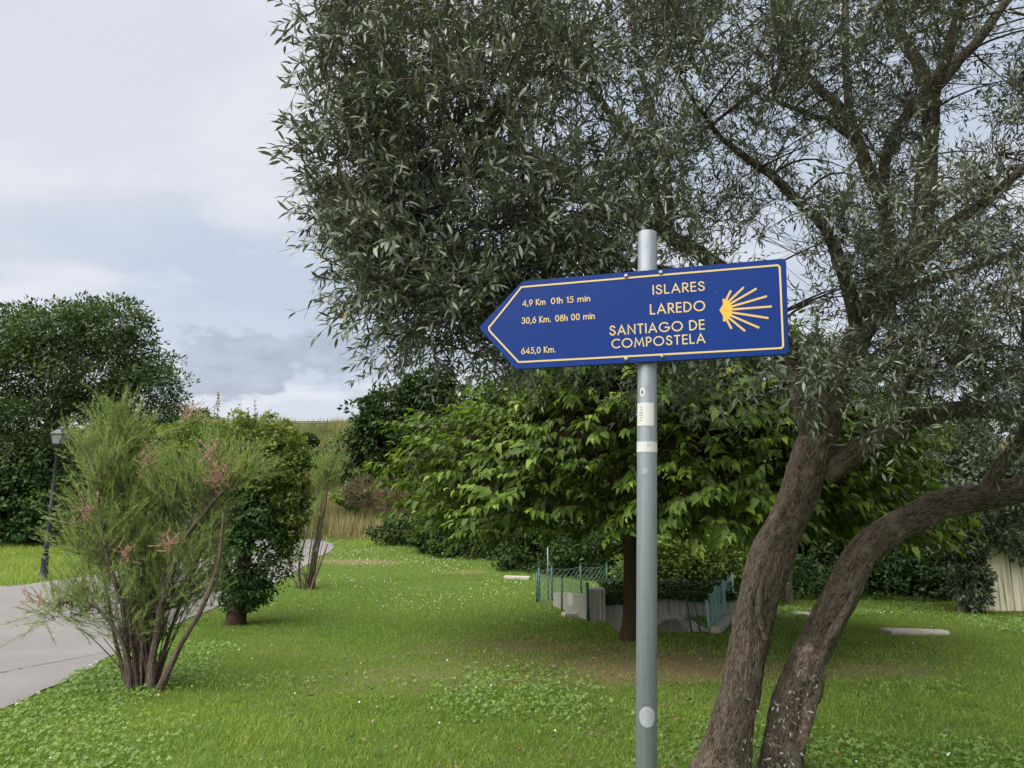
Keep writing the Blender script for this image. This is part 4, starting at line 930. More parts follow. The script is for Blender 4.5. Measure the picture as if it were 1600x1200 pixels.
# ------------------------------------------------------------------ mulberry tree in the middle of the lawn
def mulberry():
    r = np.random.default_rng(41); b = ground(984, 1001); Y = b[1]
    t = thing('mulberry_tree', 'round-headed broadleaf tree with dense drooping bright green leaves on a dark trunk', 'tree', tuple(b))
    p = smooth_path([[b[0] - .0, Y, -.15, .20], [b[0], Y, .02, .155], [b[0] + .03, Y, .3, .118], [b[0] + .04, Y, .9, .105], [b[0] + .03, Y, 1.45, .10], [b[0] + .05, Y, 2.0, .11]], .025)
    tb = Tubes(); tb.add(p[:, :3], p[:, 3], 28, .8, 9.0); tb.build('trunk', M['dark_bark'], t)
    c = np.array([b[0] + .50, Y + .1, 2.35]); rad = np.array([3.45, 3.1, 1.75])
    fork = np.array([b[0] + .05, Y, 1.9]); pool = []
    for k in range(11):
        a = k * 2 * math.pi / 11 + .3 * r.random(); e = c + np.array([math.cos(a) * rad[0] * .62, math.sin(a) * rad[1] * .62, .1 + .9 * r.random()])
        pp = smooth_path([[*fork, .06], [*(fork * .5 + e * .5 + np.array([0, 0, .35])), .04], [*e, .014]], .12); tb = Tubes(); tb.add(pp[:, :3], pp[:, 3], 8, .5, k * 3.0); tb.build('limb', M['dark_bark'], t); pool.append(pp[4:, :3])
    pool = np.vstack(pool)
    # shoots over an uneven shell; more towards the camera's half is not needed, the shell is whole
    n = 3300; v = unit(r.normal(size=(n, 3))); v[:, 2] = np.where(v[:, 2] < -.55, -v[:, 2], v[:, 2]); v = unit(v)
    bump = .73 + .50 * noise3(v * 3.0 + 4.0); s = bump * (.62 + .38 * r.random(n) ** .45)
    st = c + v * rad * s[:, None]; st[:, 2] = np.maximum(st[:, 2], 1.12 + .35 * r.random(n) + .10 * noise2(st[:, 0], st[:, 1], 1.2, 3))
    hor = unit(v * np.array([1, 1, .35])); sd = unit(hor + r.normal(size=(n, 3)) * .30 + np.array([0, 0, .22])); sl = .34 + .32 * r.random(n)
    j = np.empty(n, int)
    for q in range(0, n, 500): j[q:q + 500] = ((st[q:q + 500, None] - pool[None]) ** 2).sum(-1).argmin(1)
    V1, Q1, _ = twig_batch(pool[j], st, np.full(n, .010), np.full(n, .005), np.tile([0, 0, .08], (n, 1)), 3)
    en = st + sd * sl[:, None] + np.array([0, 0, -.10]); V2, Q2, _ = twig_batch(st, en, np.full(n, .005), np.full(n, .002), np.tile([0, 0, .06], (n, 1)), 3)
    twig_obj('twigs', np.vstack([V1, V2]), np.vstack([Q1, Q2 + len(V1)]), M['dark_bark'], t)
    k = 11; pos, ax_, nm, L, rd = [], [], [], [], []
    tone = r.random(n)
    for q in range(k):
        u = (q + .4) / k; pt = st + (en - st) * u + np.array([0, 0, .06 * 2 * u * (1 - u)])
        sg = 1 if q % 2 else -1; lat = unit(np.cross(sd, np.array([0, 0, 1.0]))) * sg
        a = unit(sd * (.45 + .6 * u) + lat * (.75 - .45 * u) + np.array([0, 0, -.55]) + r.normal(size=(n, 3)) * .22)
        pos.append(pt + a * .03); ax_.append(a); nm.append(unit(np.array([0, 0, 1.0]) + .4 * sd + r.normal(size=(n, 3)) * .42)); L.append((.135 - .06 * max(0, u - .5) * 2) * (.5 + .95 * r.random(n)))
        rd.append(np.clip(-.02 + .50 * tone + .34 * u ** 2 + .30 * r.random(n), 0, 1))
    pos, ax_, nm, L, rd = np.vstack(pos), np.vstack(ax_), np.vstack(nm), np.concatenate(L), np.concatenate(rd); W = L * (.48 + .12 * r.random(len(L)))
    keep = leaf_objects(M['mulberry'], t, T_HEART, pos, ax_, nm, L, W, rd, 300)
    leaves('crown', M['mulberry'], t, T_HEART_FAR, pos[keep], ax_[keep], nm[keep], L[keep], W[keep], rd[keep])
    # fallen dry leaves
mulberry()

# ------------------------------------------------------------------ leafy masses: trees, bushes and hedges behind
def leafy(t, mat, lobes, leaf, seed, T=T_OVAL, clump=.26, per=None, up=.5, part='crown', wide=.6, ragged=.35):
    """lobes: (centre xyz, radii xyz, number of clumps); leaves sit in clumps on an uneven shell and inside it"""
    r = np.random.default_rng(seed); P_, A_, N_, L_, R_ = [], [], [], [], []
    for (c, rad, n) in lobes:
        c = np.array(c, float); rad = np.array(rad, float)
        v = unit(r.normal(size=(n, 3))); s = (.72 + 2 * ragged * (noise3(v * 2.3 + seed) - .3)) * (.55 + .45 * r.random(n) ** .4)
        cc = c + v * rad * s[:, None]; cr_ = clump * rad.min() * (.6 + .8 * r.random(n)); tone = r.random(n); m = per or 34
        d = unit(r.normal(size=(n, m, 3)) + v[:, None] * .5 + np.array([0, 0, .25])); q = cc[:, None] + d * (cr_[:, None] * (.35 + .65 * r.random((n, m)) ** .5))[..., None] * np.array([1.15, 1.15, .75])
        a = unit(d * .7 + v[:, None] * .4 + r.normal(size=d.shape) * .6 + np.array([0, 0, -.15])); nn = unit(d + np.array([0, 0, up]) + r.normal(size=d.shape) * .45)
        P_.append(q.reshape(-1, 3)); A_.append(a.reshape(-1, 3)); N_.append(nn.reshape(-1, 3)); L_.append((leaf * (.65 + .7 * r.random((n, m)))).ravel()); R_.append(np.clip(tone[:, None] * .55 + .45 * r.random((n, m)), 0, 1).ravel())
    P_, A_, N_, L_, R_ = np.vstack(P_), np.vstack(A_), np.vstack(N_), np.concatenate(L_), np.concatenate(R_)
    g = terrain(P_[:, 0], P_[:, 1]); k = P_[:, 2] > g + .03; P_, A_, N_, L_, R_ = P_[k], A_[k], N_[k], L_[k], R_[k]
    leaves(part, mat, t, T, P_, A_, N_, L_, L_ * wide, R_)
def stem(t, rows, mat='grey_bark', name='trunk', n=12, rough=.6):
    p = smooth_path(rows, .08); tb = Tubes(); tb.add(p[:, :3], p[:, 3], n, rough, float(rows[0][0])); tb.build(name, M[mat], t)
def pl(px, py, Y, rx, ry, rd, n):        # lobe from a line of sight, a distance and sizes seen there
    return (P(px, py, Y), (rx * Y / F, rd, ry * Y / F), n)
def limbs_to(t, base, lobes, r0, mat='grey_bark', k=3):
    for i, (c, rad, n) in enumerate(lobes[:k]):
        c = np.array(c); m = (np.array(base) + c) / 2 + np.array([0, 0, .1 * np.linalg.norm(c - base)]); stem(t, [[*base, r0], [*m, r0 * .7], [*c, r0 * .3], [*(c + np.array([0, 0, rad[2] * .7])), r0 * .1]], mat, 'limb', 8)

def tree(name, label, cat, base, lobes, mat, leaf, seed, trunk_r=.2, fork=1.8, group=None, bark='grey_bark', k=4, **kw):
    z = float(terrain(base[0], base[1])); t = thing(name, label, cat, (base[0], base[1], z), group); f = np.array([base[0] + .1, base[1], z + fork])
    stem(t, [[base[0], base[1], z - .2, trunk_r * 1.25], [base[0], base[1], z + .3, trunk_r], [*f, trunk_r * .8]], bark)
    limbs_to(t, f, lobes, trunk_r * .6, bark, k); leafy(t, M[mat], lobes, leaf, seed, **kw); return t

tree('broadleaf_tree', 'large dark green broadleaf tree behind the street lamp', 'tree', (-18.2, 28.5),
     [pl(120, 560, 28, 125, 95, 2.6, 190), pl(225, 640, 28, 72, 85, 2.2, 130), pl(10, 600, 28.5, 105, 110, 2.6, 150), pl(90, 690, 27.5, 170, 85, 2.4, 170), pl(-120, 620, 29, 120, 130, 2.6, 110), pl(170, 520, 28, 60, 60, 1.6, 70), pl(220, 720, 28, 70, 55, 1.6, 70), pl(60, 520, 28.4, 70, 55, 1.6, 60)],
     'ash', .18, 51, .32, 2.6, group='trees behind the path', clump=.30, per=74, wide=.42, k=6)
tree('round_tree', 'small rounded green tree far behind the copper-tipped shrub', 'tree', (-14.6, 36.5), [pl(306, 668, 36, 42, 28, 1.4, 60), pl(270, 700, 36, 50, 40, 1.5, 60), pl(330, 720, 36, 50, 50, 1.5, 60)], 'ash', .2, 52, .15, 1.2, group='trees behind the path', per=40)
t = thing('ivy_bank', 'dark ivy-covered hedge beneath the large tree at the left edge', 'hedge', (-20, 27.5, float(terrain(-20, 27.5))))
leafy(t, M['ivy'], [pl(x, 795, 26.6, 75, 62, 1.3, 110) for x in (-150, -60, 20, 100, 180, 260)] + [pl(x, 745, 27.2, 80, 55, 1.2, 70) for x in (-100, 10, 90, 200)], .17, 53, part='foliage', per=42, wide=.75)
for k, x in enumerate((-150, 10, 150)):
    c = P(x, 800, 26.8); z = float(terrain(c[0], c[1])); stem(t, [[c[0], c[1], z - .1, .05], [c[0] + .1, c[1], z + .8, .04], [c[0], c[1], z + 1.6, .02]], name='stem', n=6)
tree('dark_evergreen_tree', 'dark rounded evergreen tree standing on the dry embankment', 'tree', (-6.0, 38.6),
     [pl(620, 655, 38, 68, 52, 2.0, 150), pl(585, 700, 37.6, 42, 42, 1.5, 80), pl(672, 618, 38.4, 44, 44, 1.6, 80), pl(660, 700, 38, 70, 50, 2.0, 120), pl(720, 660, 38.5, 70, 70, 2.0, 110)], 'dark', .26, 54, .22, 1.2, per=44, ragged=.28)
# low scrub on the bank
for k, (px, py, Y, rx, ry, mat, lab) in enumerate(((481, 690, 46, 16, 11, 'dark', 'small round dark shrub high on the dry embankment'), (515, 722, 44, 36, 26, 'dark', 'low green shrub on the embankment left of the evergreen tree'),
        (560, 740, 40, 40, 26, 'dark', 'dusky green scrub under the left side of the evergreen tree'), (455, 735, 42, 34, 40, 'hedge', 'green scrub on the bank behind the narrow tamarisk'), (700, 760, 33, 70, 50, 'dark', 'dark scrub between the evergreen tree and the mulberry'), (420, 700, 44, 30, 24, 'hedge', 'yellow-green scrub on the bank above the plum shrub'), (535, 690, 50, 26, 12, 'hedge', 'pale green scrub just below the guard rail'), (455, 690, 52, 22, 12, 'hedge', 'pale green scrub high on the bank behind the shrub shoots'), (548, 775, 37, 30, 20, 'hedge', 'grey-green scrub low on the bank beside the brown brambles'))):
    c = P(px, py, Y); z = float(terrain(c[0], c[1])); t = thing('bank_shrub', lab, 'shrub', (c[0], c[1], z), 'shrubs on the embankment')
    r_ = ry * Y / F; cc = (c[0], c[1], max(c[2], z + .3 * r_)); leafy(t, M[mat], [(cc, (rx * Y / F, rx * Y / F, r_), 70)], .17, 60 + k, part='foliage', per=30)
    stem(t, [[c[0], c[1], z - .1, .05], [c[0], c[1], max(c[2], z + .3), .03]], name='stem', n=6)
t = thing('bramble_thicket', 'brown dry bramble thicket below the evergreen tree', 'bramble', tuple(ground(600, 800)))
leafy(t, M['bramble'], [pl(590, 770, 34, 60, 24, 1.0, 90), pl(640, 790, 33, 50, 30, 1.0, 70)], .2, 71, T=T_BLADE, part='dry_stems', per=60, wide=.10)

# bramble hedge along the top of the lawn, left of the fence
for k, (px, py, Y, rx, ry, lab) in enumerate(((650, 826, 27, 70, 30, 'low dark hedge clump at the far edge of the lawn, nearest the path'), (745, 840, 23.5, 75, 38, 'low dark hedge clump behind the stone slab on the rise'), (840, 838, 21, 70, 48, 'low dark hedge clump behind the thin grey pole'), (930, 838, 20, 70, 52, 'low dark hedge clump behind the fence, left of the mulberry trunk'))):
    c = P(px, py, Y); z = float(terrain(c[0], c[1])); t = thing('bramble_hedge', lab, 'hedge', (c[0], c[1], z), 'hedge along the lawn edge')
    leafy(t, M['dark'], [((c[0], c[1], z + .45 * ry * Y / F), (rx * Y / F, .9, ry * Y / F), 150)], .12, 80 + k, part='foliage', per=36)
    stem(t, [[c[0], c[1], z - .1, .04], [c[0], c[1], z + .5, .02]], name='stem', n=6)
# tall evergreens behind the mulberry
for k, (px, Y, w, top, lab) in enumerate(((760, 25, 3.0, 5.2, 'tall dark evergreen behind the left half of the mulberry'), (900, 23, 2.8, 5.0, 'tall dark evergreen behind the middle of the mulberry'), (1050, 21, 2.6, 4.6, 'tall dark evergreen behind the mulberry, right of the post'), (1190, 20, 2.4, 4.4, 'tall dark evergreen seen between the post and the leaning trunk'), (1320, 19, 2.4, 4.3, 'tall dark evergreen seen between the two olive trunks'), (1440, 18.5, 2.4, 4.2, 'tall dark evergreen behind the bending olive trunk'))):
    x = (px - 800) / F * Y; tree('evergreen_tree', lab, 'tree', (x, Y), [((x, Y, top * .62), (w * .62, 1.5, top * .40), 150), ((x - w * .3, Y - .3, top * .32), (w * .55, 1.4, top * .34), 110), ((x + w * .35, Y - .2, top * .30), (w * .55, 1.4, top * .32), 110), ((x, Y - .6, .5), (w * .7, 1.0, .8), 80)], 'dark', .17, 90 + k, .13, 1.0, 'evergreens behind the lawn', k=2, per=40)
# bright hedge behind the culvert
c = ground(1095, 940); t = thing('privet_hedge', 'bright green leafy hedge behind the pale fence at the culvert', 'hedge', (3.9, 15.6, 0))
leafy(t, M['hedge'], [((3.2, 15.5, .72), (.75, .6, .62), 120), ((4.0, 15.4, .78), (.75, .55, .62), 120), ((4.75, 15.5, .55), (.7, .55, .55), 90), ((2.75, 15.9, .6), (.6, .5, .6), 70), ((3.6, 15.6, 1.0), (.5, .45, .42), 60)], .085, 101, part='foliage', per=36, wide=.62)
for x in (3.2, 4.0, 4.7): stem(t, [[x, 15.6, -.1, .03], [x, 15.6, .5, .02]], name='stem', n=6)
# grey laurel tree at the right
def laurel():
    b = ground(1518, 957); t = thing('laurel_tree', 'multi-stemmed grey-green tree in front of the cream wall', 'tree', tuple(b)); Y = b[1]
    for a, c_, w in (((1500, 955), (1478, 800), .045), ((1516, 958), (1520, 800), .06), ((1524, 957), (1546, 790), .05), ((1512, 957), (1500, 840), .03)):
        p, q = P(*a, Y), P(*c_, Y); p[2] = -.1; stem(t, [[*p, w], [*((p + q) / 2 + np.array([.03, 0, 0])), w * .8], [*q, w * .6], [*(q + np.array([0, 0, .6])), w * .3]], name='stem', n=8)
    leafy(t, M['laurel'], [pl(1510, 760, Y, 105, 85, 1.1, 190), pl(1440, 790, Y + .2, 70, 70, .8, 110), pl(1590, 800, Y, 70, 75, 1.0, 130), pl(1580, 700, Y + .2, 120, 80, 1.1, 150), pl(1462, 690, Y + .6, 80, 70, .9, 110), pl(1520, 905, Y - .05, 28, 58, .35, 60), pl(1490, 850, Y, 50, 40, .5, 60), pl(1680, 760, Y, 110, 120, 1.2, 110), pl(1640, 620, Y + .5, 140, 80, 1.2, 90)], .10, 111, per=40, wide=.42, ragged=.3)
laurel()
c = ground(1233, 943); tree('young_tree', 'slender grey trunk at the lawn edge between the two olive trunks', 'tree', (c[0], c[1]), [((c[0], c[1] + .2, 2.4), (1.2, .9, .9), 90)], 'dark', .14, 121, .085, 1.3, per=34, k=1)
# undergrowth at the back edge of the lawn on the right
for k, (x, Y, w, h, lab) in enumerate(((5.8, 17.0, 1.5, .8, 'low shaded undergrowth at the lawn edge right of the privet hedge'), (8.2, 16.8, 1.6, .85, 'low shaded undergrowth at the lawn edge behind the bending olive trunk'), (10.6, 15.6, 1.5, .9, 'low shaded undergrowth beside the multi-stemmed grey-green tree'))):
    t = thing('undergrowth', lab, 'undergrowth', (x, Y, 0), 'undergrowth along the lawn edge'); leafy(t, M['ivy'], [((x, Y, .3), (w, .9, h), 130)], .10, 130 + k, part='foliage', per=34, wide=.7); stem(t, [[x, Y, -.1, .03], [x, Y, .4, .02]], name='stem', n=6)

# ------------------------------------------------------------------ tamarisks and the copper-tipped shrub
def plumes(r, A, B, n, spread, ln):
    """feathery sprays: fine blades along each twig A->B"""
    k = len(A); u = r.random((k, n)) ** .8; p = A[:, None] + (B - A)[:, None] * u[..., None]; d = unit(B - A)[:, None]
    a = unit(d * 1.0 + r.normal(size=(k, n, 3)) * spread + np.array([0, 0, .25])); L = ln * (.5 + .8 * r.random((k, n))) * (1.15 - .5 * u)
    return p.reshape(-1, 3), a.reshape(-1, 3), L.ravel()
def tamarisk(name, label, base, stems_px, lobes, seed, pink, nblade, scale=1.0, ntw=420):
    r = np.random.default_rng(seed); t = thing(name, label, 'shrub', tuple(base), 'tamarisks by the path'); Y = base[1]; pool = []
    for k, rows in enumerate(stems_px):
        p = smooth_path(px_path([(a, b_, w, Y + dy) for a, b_, w, dy in rows]), .05); p[:, :3] += .02 * scale * np.stack([noise3(p[:, :3] * 4 + q * 7.7) - .5 for q in range(3)], -1)
        p[:, 3] *= .66; tb = Tubes(); tb.add(p[:, :3], p[:, 3], 9, .7, k * 2.2); tb.build('stem', M['ivy_bark'], t); pool.append(p[len(p) // 3:, :3])
    pool = np.vstack(pool); E = []
    for (cx, cy, rx, ry, dy, rd, n) in lobes:
        c = P(cx, cy, Y + dy); d = project(c)[2]; v = unit(r.normal(size=(n, 3))) * (.2 + .8 * r.random((n, 1)) ** .55); E.append(c + v * np.array([rx * d / F, rd, ry * d / F]))
    E = np.vstack(E); j = ((E[:, None] - pool[None] + np.array([0, 0, -.12])) ** 2).sum(-1); j += 2.0 * np.maximum(0, pool[None, :, 2] - E[:, None, 2]) ** 2; j = j.argmin(1); A = pool[j]
    V, Q, _ = twig_batch(A, E, np.full(len(E), .006 * scale), np.full(len(E), .002), r.normal(size=E.shape) * .05, 5)
    o = unit(E - A) * .8 + np.array([0, 0, .95]) + r.normal(size=E.shape) * .35; ns = 5
    S0 = np.repeat(E, ns, 0) + r.normal(size=(len(E) * ns, 3)) * .03; S1 = S0 + unit(np.repeat(o, ns, 0) + r.normal(size=S0.shape) * .60) * (.22 + .30 * r.random((len(S0), 1))) * scale
    V2, Q2, _ = twig_batch(np.repeat(E, ns, 0), S1, np.full(len(S0), .0022), np.full(len(S0), .001), r.normal(size=S0.shape) * .02, 3)
    nb = int(46 * scale ** .0); th = r.random(nb) * 6.28; f0 = np.array(base) + np.stack([.13 * np.cos(th), .10 * np.sin(th), np.full(nb, -.03)], -1) * r.random((nb, 1)) ** .5 * (1.3 if scale == 1 else 1.0)
    f1 = E[r.integers(0, len(E), nb)]; f1 = f0 + (f1 - f0) * (.45 + .5 * r.random((nb, 1))); V5, Q5, _ = twig_batch(f0, f1, np.full(nb, .011), np.full(nb, .004), (f0 - f1) * np.array([.18, .18, 0]), 8)
    twig_obj('twigs', np.vstack([V, V2, V5]), np.vstack([Q, Q2 + len(V), Q5 + len(V) + len(V2)]), M['ivy_bark'], t)
    p, a, L = plumes(r, S0, S1, nblade, .46, .075 * scale); tone = np.repeat(r.random(len(S0)), nblade)
    nm = unit(np.array([0, -.8, .4]) + r.normal(size=p.shape) * .6); W = np.full(len(p), .0046) * scale ** .6
    leaves('crown', M['tam'], t, T_BLADE, p, a, nm, L, W, np.clip(.7 * tone + .3 * r.random(len(p)), 0, 1))
    for (px, py, s, dy) in pink:
        c = P(px, py, Y + dy); k = 16; s0 = c + r.normal(size=(k, 3)) * .05 * s; s1 = s0 + unit(r.normal(size=(k, 3)) * .8 + np.array([0, 0, .5])) * (.12 + .12 * r.random((k, 1))) * s
        p, a, L = plumes(r, s0, s1, 40, .9, .024); leaves('flower_plume', M['pink'], t, T_BLADE, p, a, unit(r.normal(size=p.shape)), L, np.full(len(p), .0055), r.random(len(p)), kind='stuff')
        V, Q, _ = twig_batch(s0, s1, np.full(k, .0022), np.full(k, .001), np.zeros((k, 3)), 3); twig_obj('flower_stalks', V, Q, M['pink'], t, None)
b = ground(222, 1076)
tamarisk('tamarisk_shrub', 'tall feathery tamarisk with pink flower plumes at the path edge', b,
    [[(200, 1085, 20, 0), (198, 1020, 14, 0), (190, 950, 11, -.05), (165, 860, 9, -.1), (155, 790, 6, -.1), (148, 720, 3, -.1)], [(212, 1085, 22, .05), (212, 1000, 15, .05), (214, 900, 12, .1), (205, 810, 9, .1), (184, 730, 6, .1), (186, 660, 3, .1)],
     [(235, 1085, 26, -.05), (240, 1010, 17, -.05), (258, 930, 14, -.1), (280, 860, 12, -.1), (320, 800, 10, -.1), (355, 760, 7, -.1), (385, 720, 4, -.1)], [(250, 1080, 24, -.1), (275, 1020, 14, -.15), (310, 960, 12, -.2), (335, 900, 11, -.2), (345, 860, 9, -.2), (350, 800, 6, -.2)],
     [(220, 1085, 22, .1), (228, 980, 14, .15), (245, 880, 11, .2), (262, 780, 9, .2), (290, 700, 5, .2)], [(206, 1085, 16, -.1), (192, 1010, 10, -.15), (165, 965, 8, -.2), (135, 940, 6, -.2), (95, 940, 4, -.2)],
     [(228, 1085, 18, .1), (222, 1000, 12, .2), (225, 900, 10, .3), (228, 800, 7, .3), (232, 720, 4, .3)], [(240, 1085, 14, .15), (262, 1000, 9, .3), (300, 900, 8, .4), (330, 820, 5, .4)], [(200, 1085, 12, .15), (178, 990, 8, .3), (160, 900, 6, .4), (140, 820, 4, .4)]],
    [(182, 725, 34, 52, 0, .3, 38), (168, 785, 42, 55, 0, .35, 46), (205, 820, 50, 70, 0, .4, 48), (305, 775, 55, 50, 0, .4, 48), (352, 745, 42, 32, -.1, .3, 30), (155, 865, 48, 52, -.05, .3, 44), (240, 900, 60, 60, 0, .35, 48), (310, 870, 45, 50, 0, .3, 24), (120, 950, 55, 28, -.2, .2, 28), (184, 670, 12, 32, 0, .12, 12), (138, 730, 14, 38, 0, .15, 9), (155, 705, 13, 34, .1, .12, 9), (207, 700, 12, 26, .1, .1, 7), (262, 765, 30, 25, .1, .3, 8), (215, 960, 45, 45, .1, .3, 40), (270, 940, 45, 40, .1, .3, 28), (230, 1000, 40, 25, .1, .2, 14), (330, 940, 12, 30, -.1, .1, 3)],
    141, [(225, 728, 1.3, -.25), (333, 716, 1.2, -.3), (138, 800, 1.2, -.3), (58, 940, .9, -.25), (265, 852, .8, -.4), (350, 742, .8, -.35), (198, 868, .7, -.4), (335, 755, .6, -.35), (300, 650, 1.1, .3)], 38)
b2 = ground(484, 920)
tamarisk('tamarisk_shrub', 'narrow tamarisk with a green brush-like top beyond the dark shrub', b2,
    [[(480, 924, 9, 0), (492, 880, 7, 0), (500, 840, 5, 0), (508, 790, 4, 0), (515, 740, 2, 0)], [(470, 924, 7, .1), (468, 880, 5, .1), (480, 830, 4, .1), (495, 770, 3, .1)], [(466, 922, 5, 0), (452, 880, 4, 0), (448, 840, 3, 0)], [(484, 924, 7, -.1), (505, 870, 4, -.1), (512, 850, 2.5, -.1)]],
    [(508, 752, 18, 22, 0, .35, 34), (512, 735, 12, 14, 0, .25, 16), (496, 795, 18, 20, 0, .4, 6), (455, 865, 18, 25, 0, .3, 16)], 142, [], 30, 1.3)

def plum_shrub():
    r = np.random.default_rng(151); b = ground(368, 976); Y = b[1]
    t = thing('plum_shrub', 'dense dark leafy shrub with upright copper-tipped shoots behind the tamarisk', 'shrub', tuple(b))
    stem(t, [[b[0], Y, -.1, .19], [b[0], Y, .1, .165], [b[0] + .02, Y, .45, .14], [b[0] + .05, Y, 1.2, .08], [b[0], Y, 2.2, .03]], 'dark_bark', n=16)
    for (px, py) in ((300, 760), (420, 740), (380, 690)):
        e = P(px, py, Y); stem(t, [[b[0], Y, .4, .07], [*((np.array([b[0], Y, .4]) + e) / 2), .05], [*e, .015]], 'dark_bark', 'limb', 7)
    lob = [pl(395, 860, Y, 68, 75, .75, 170), pl(420, 780, Y, 58, 70, .7, 150), pl(350, 800, Y, 70, 80, .75, 130), pl(415, 710, Y, 52, 50, .6, 110), pl(330, 730, Y, 75, 60, .7, 120), pl(380, 920, Y, 45, 38, .5, 70), pl(300, 790, Y + .2, 60, 70, .6, 80)]
    leafy(t, M['ivy'], lob[:3] + lob[5:], .062, 152, per=36, wide=.62, ragged=.25)
    leafy(t, M['shoot'], [pl(430, 725, Y - .15, 48, 62, .7, 170), pl(455, 775, Y - .1, 28, 80, .6, 120), pl(345, 710, Y - .1, 80, 58, .75, 200), pl(270, 735, Y + .3, 50, 65, .5, 110), pl(400, 690, Y, 60, 36, .5, 90), pl(300, 690, Y + .3, 40, 36, .5, 60)], .075, 153, per=30, wide=.55, ragged=.4)
    for k, (px, top) in enumerate(((343, 622), (398, 632), (432, 668), (452, 680), (330, 655), (365, 655), (380, 650), (412, 656), (300, 634), (285, 655), (310, 645), (336, 640), (388, 645), (420, 648), (375, 640), (405, 662), (445, 690), (458, 705), (270, 668), (318, 665), (440, 700), (466, 720), (262, 690), (350, 662))):
        e = P(px, top - 8, Y + .2 * r.normal()); s = P(px + 8 * r.normal(), top + 85, Y); n = 110
        V, Q, _ = twig_batch(s[None], e[None], np.array([.006]), np.array([.002]), r.normal(size=(1, 3)) * .03, 6); sh = twig_obj('shoot', V, Q, M['dark_bark'], t, None)
        u = r.random(n); pos = s + (e - s) * u[:, None] + r.normal(size=(n, 3)) * .006; a = unit(r.normal(size=(n, 3)) * np.array([1, 1, .3]) + np.array([0, 0, .35])); nm = unit(r.normal(size=(n, 3)) * .5 + np.array([0, -.3, 1]))
        V, Tr, rr = leaf_arrays(T_OVAL, pos, a, nm, .05 + .035 * (1 - u), .032 + .02 * (1 - u), np.clip(.25 + .65 * u + .2 * r.normal(size=n), 0, 1))
        tag(obj('shoot_leaves', V, M['shoot'], t, tris=Tr, attrs={'rnd': rr}), kind='stuff')
plum_shrub()

# ------------------------------------------------------------------ grass, clover, weeds
def free(x, y, margin=0.0):
    wob = .10 * (noise2(x, y, 3.0, 1.0) - .5) * 2
    ok = ~inside(PATH_POLY, x + wob * 1.0 - .04, y)
    return ok & ~((x > PIT[0] - .01) & (x < PIT[1] + .01) & (y > PIT[2] - .01) & (y < PIT[3] + .5)) & ~((x > 1.2) & (x < 1.7) & (y > 12.9) & (y < 13.6))
def scatter(r, n, y0, y1, spread=1.0, extra=1.5):
    """points over the lawn between two distances, a little beyond the picture on both sides"""
    y = np.sqrt(r.random(n) * (y1 ** 2 - y0 ** 2) + y0 ** 2); x = (r.random(n) * 2 - 1) * (y * .70 * spread + extra); return x, y
def cl_zone(x, y): return S((noise2(x, y, .55, 7) + .25 * S((-x - 1) / 3) - .33) * 2.6) * S((9.5 - y) / 3.0) + .35 * S((6.5 - y) / 2) + .55 * S((noise2(x, y, .5, 9) - .55) * 5) * S((20 - y) / 6)
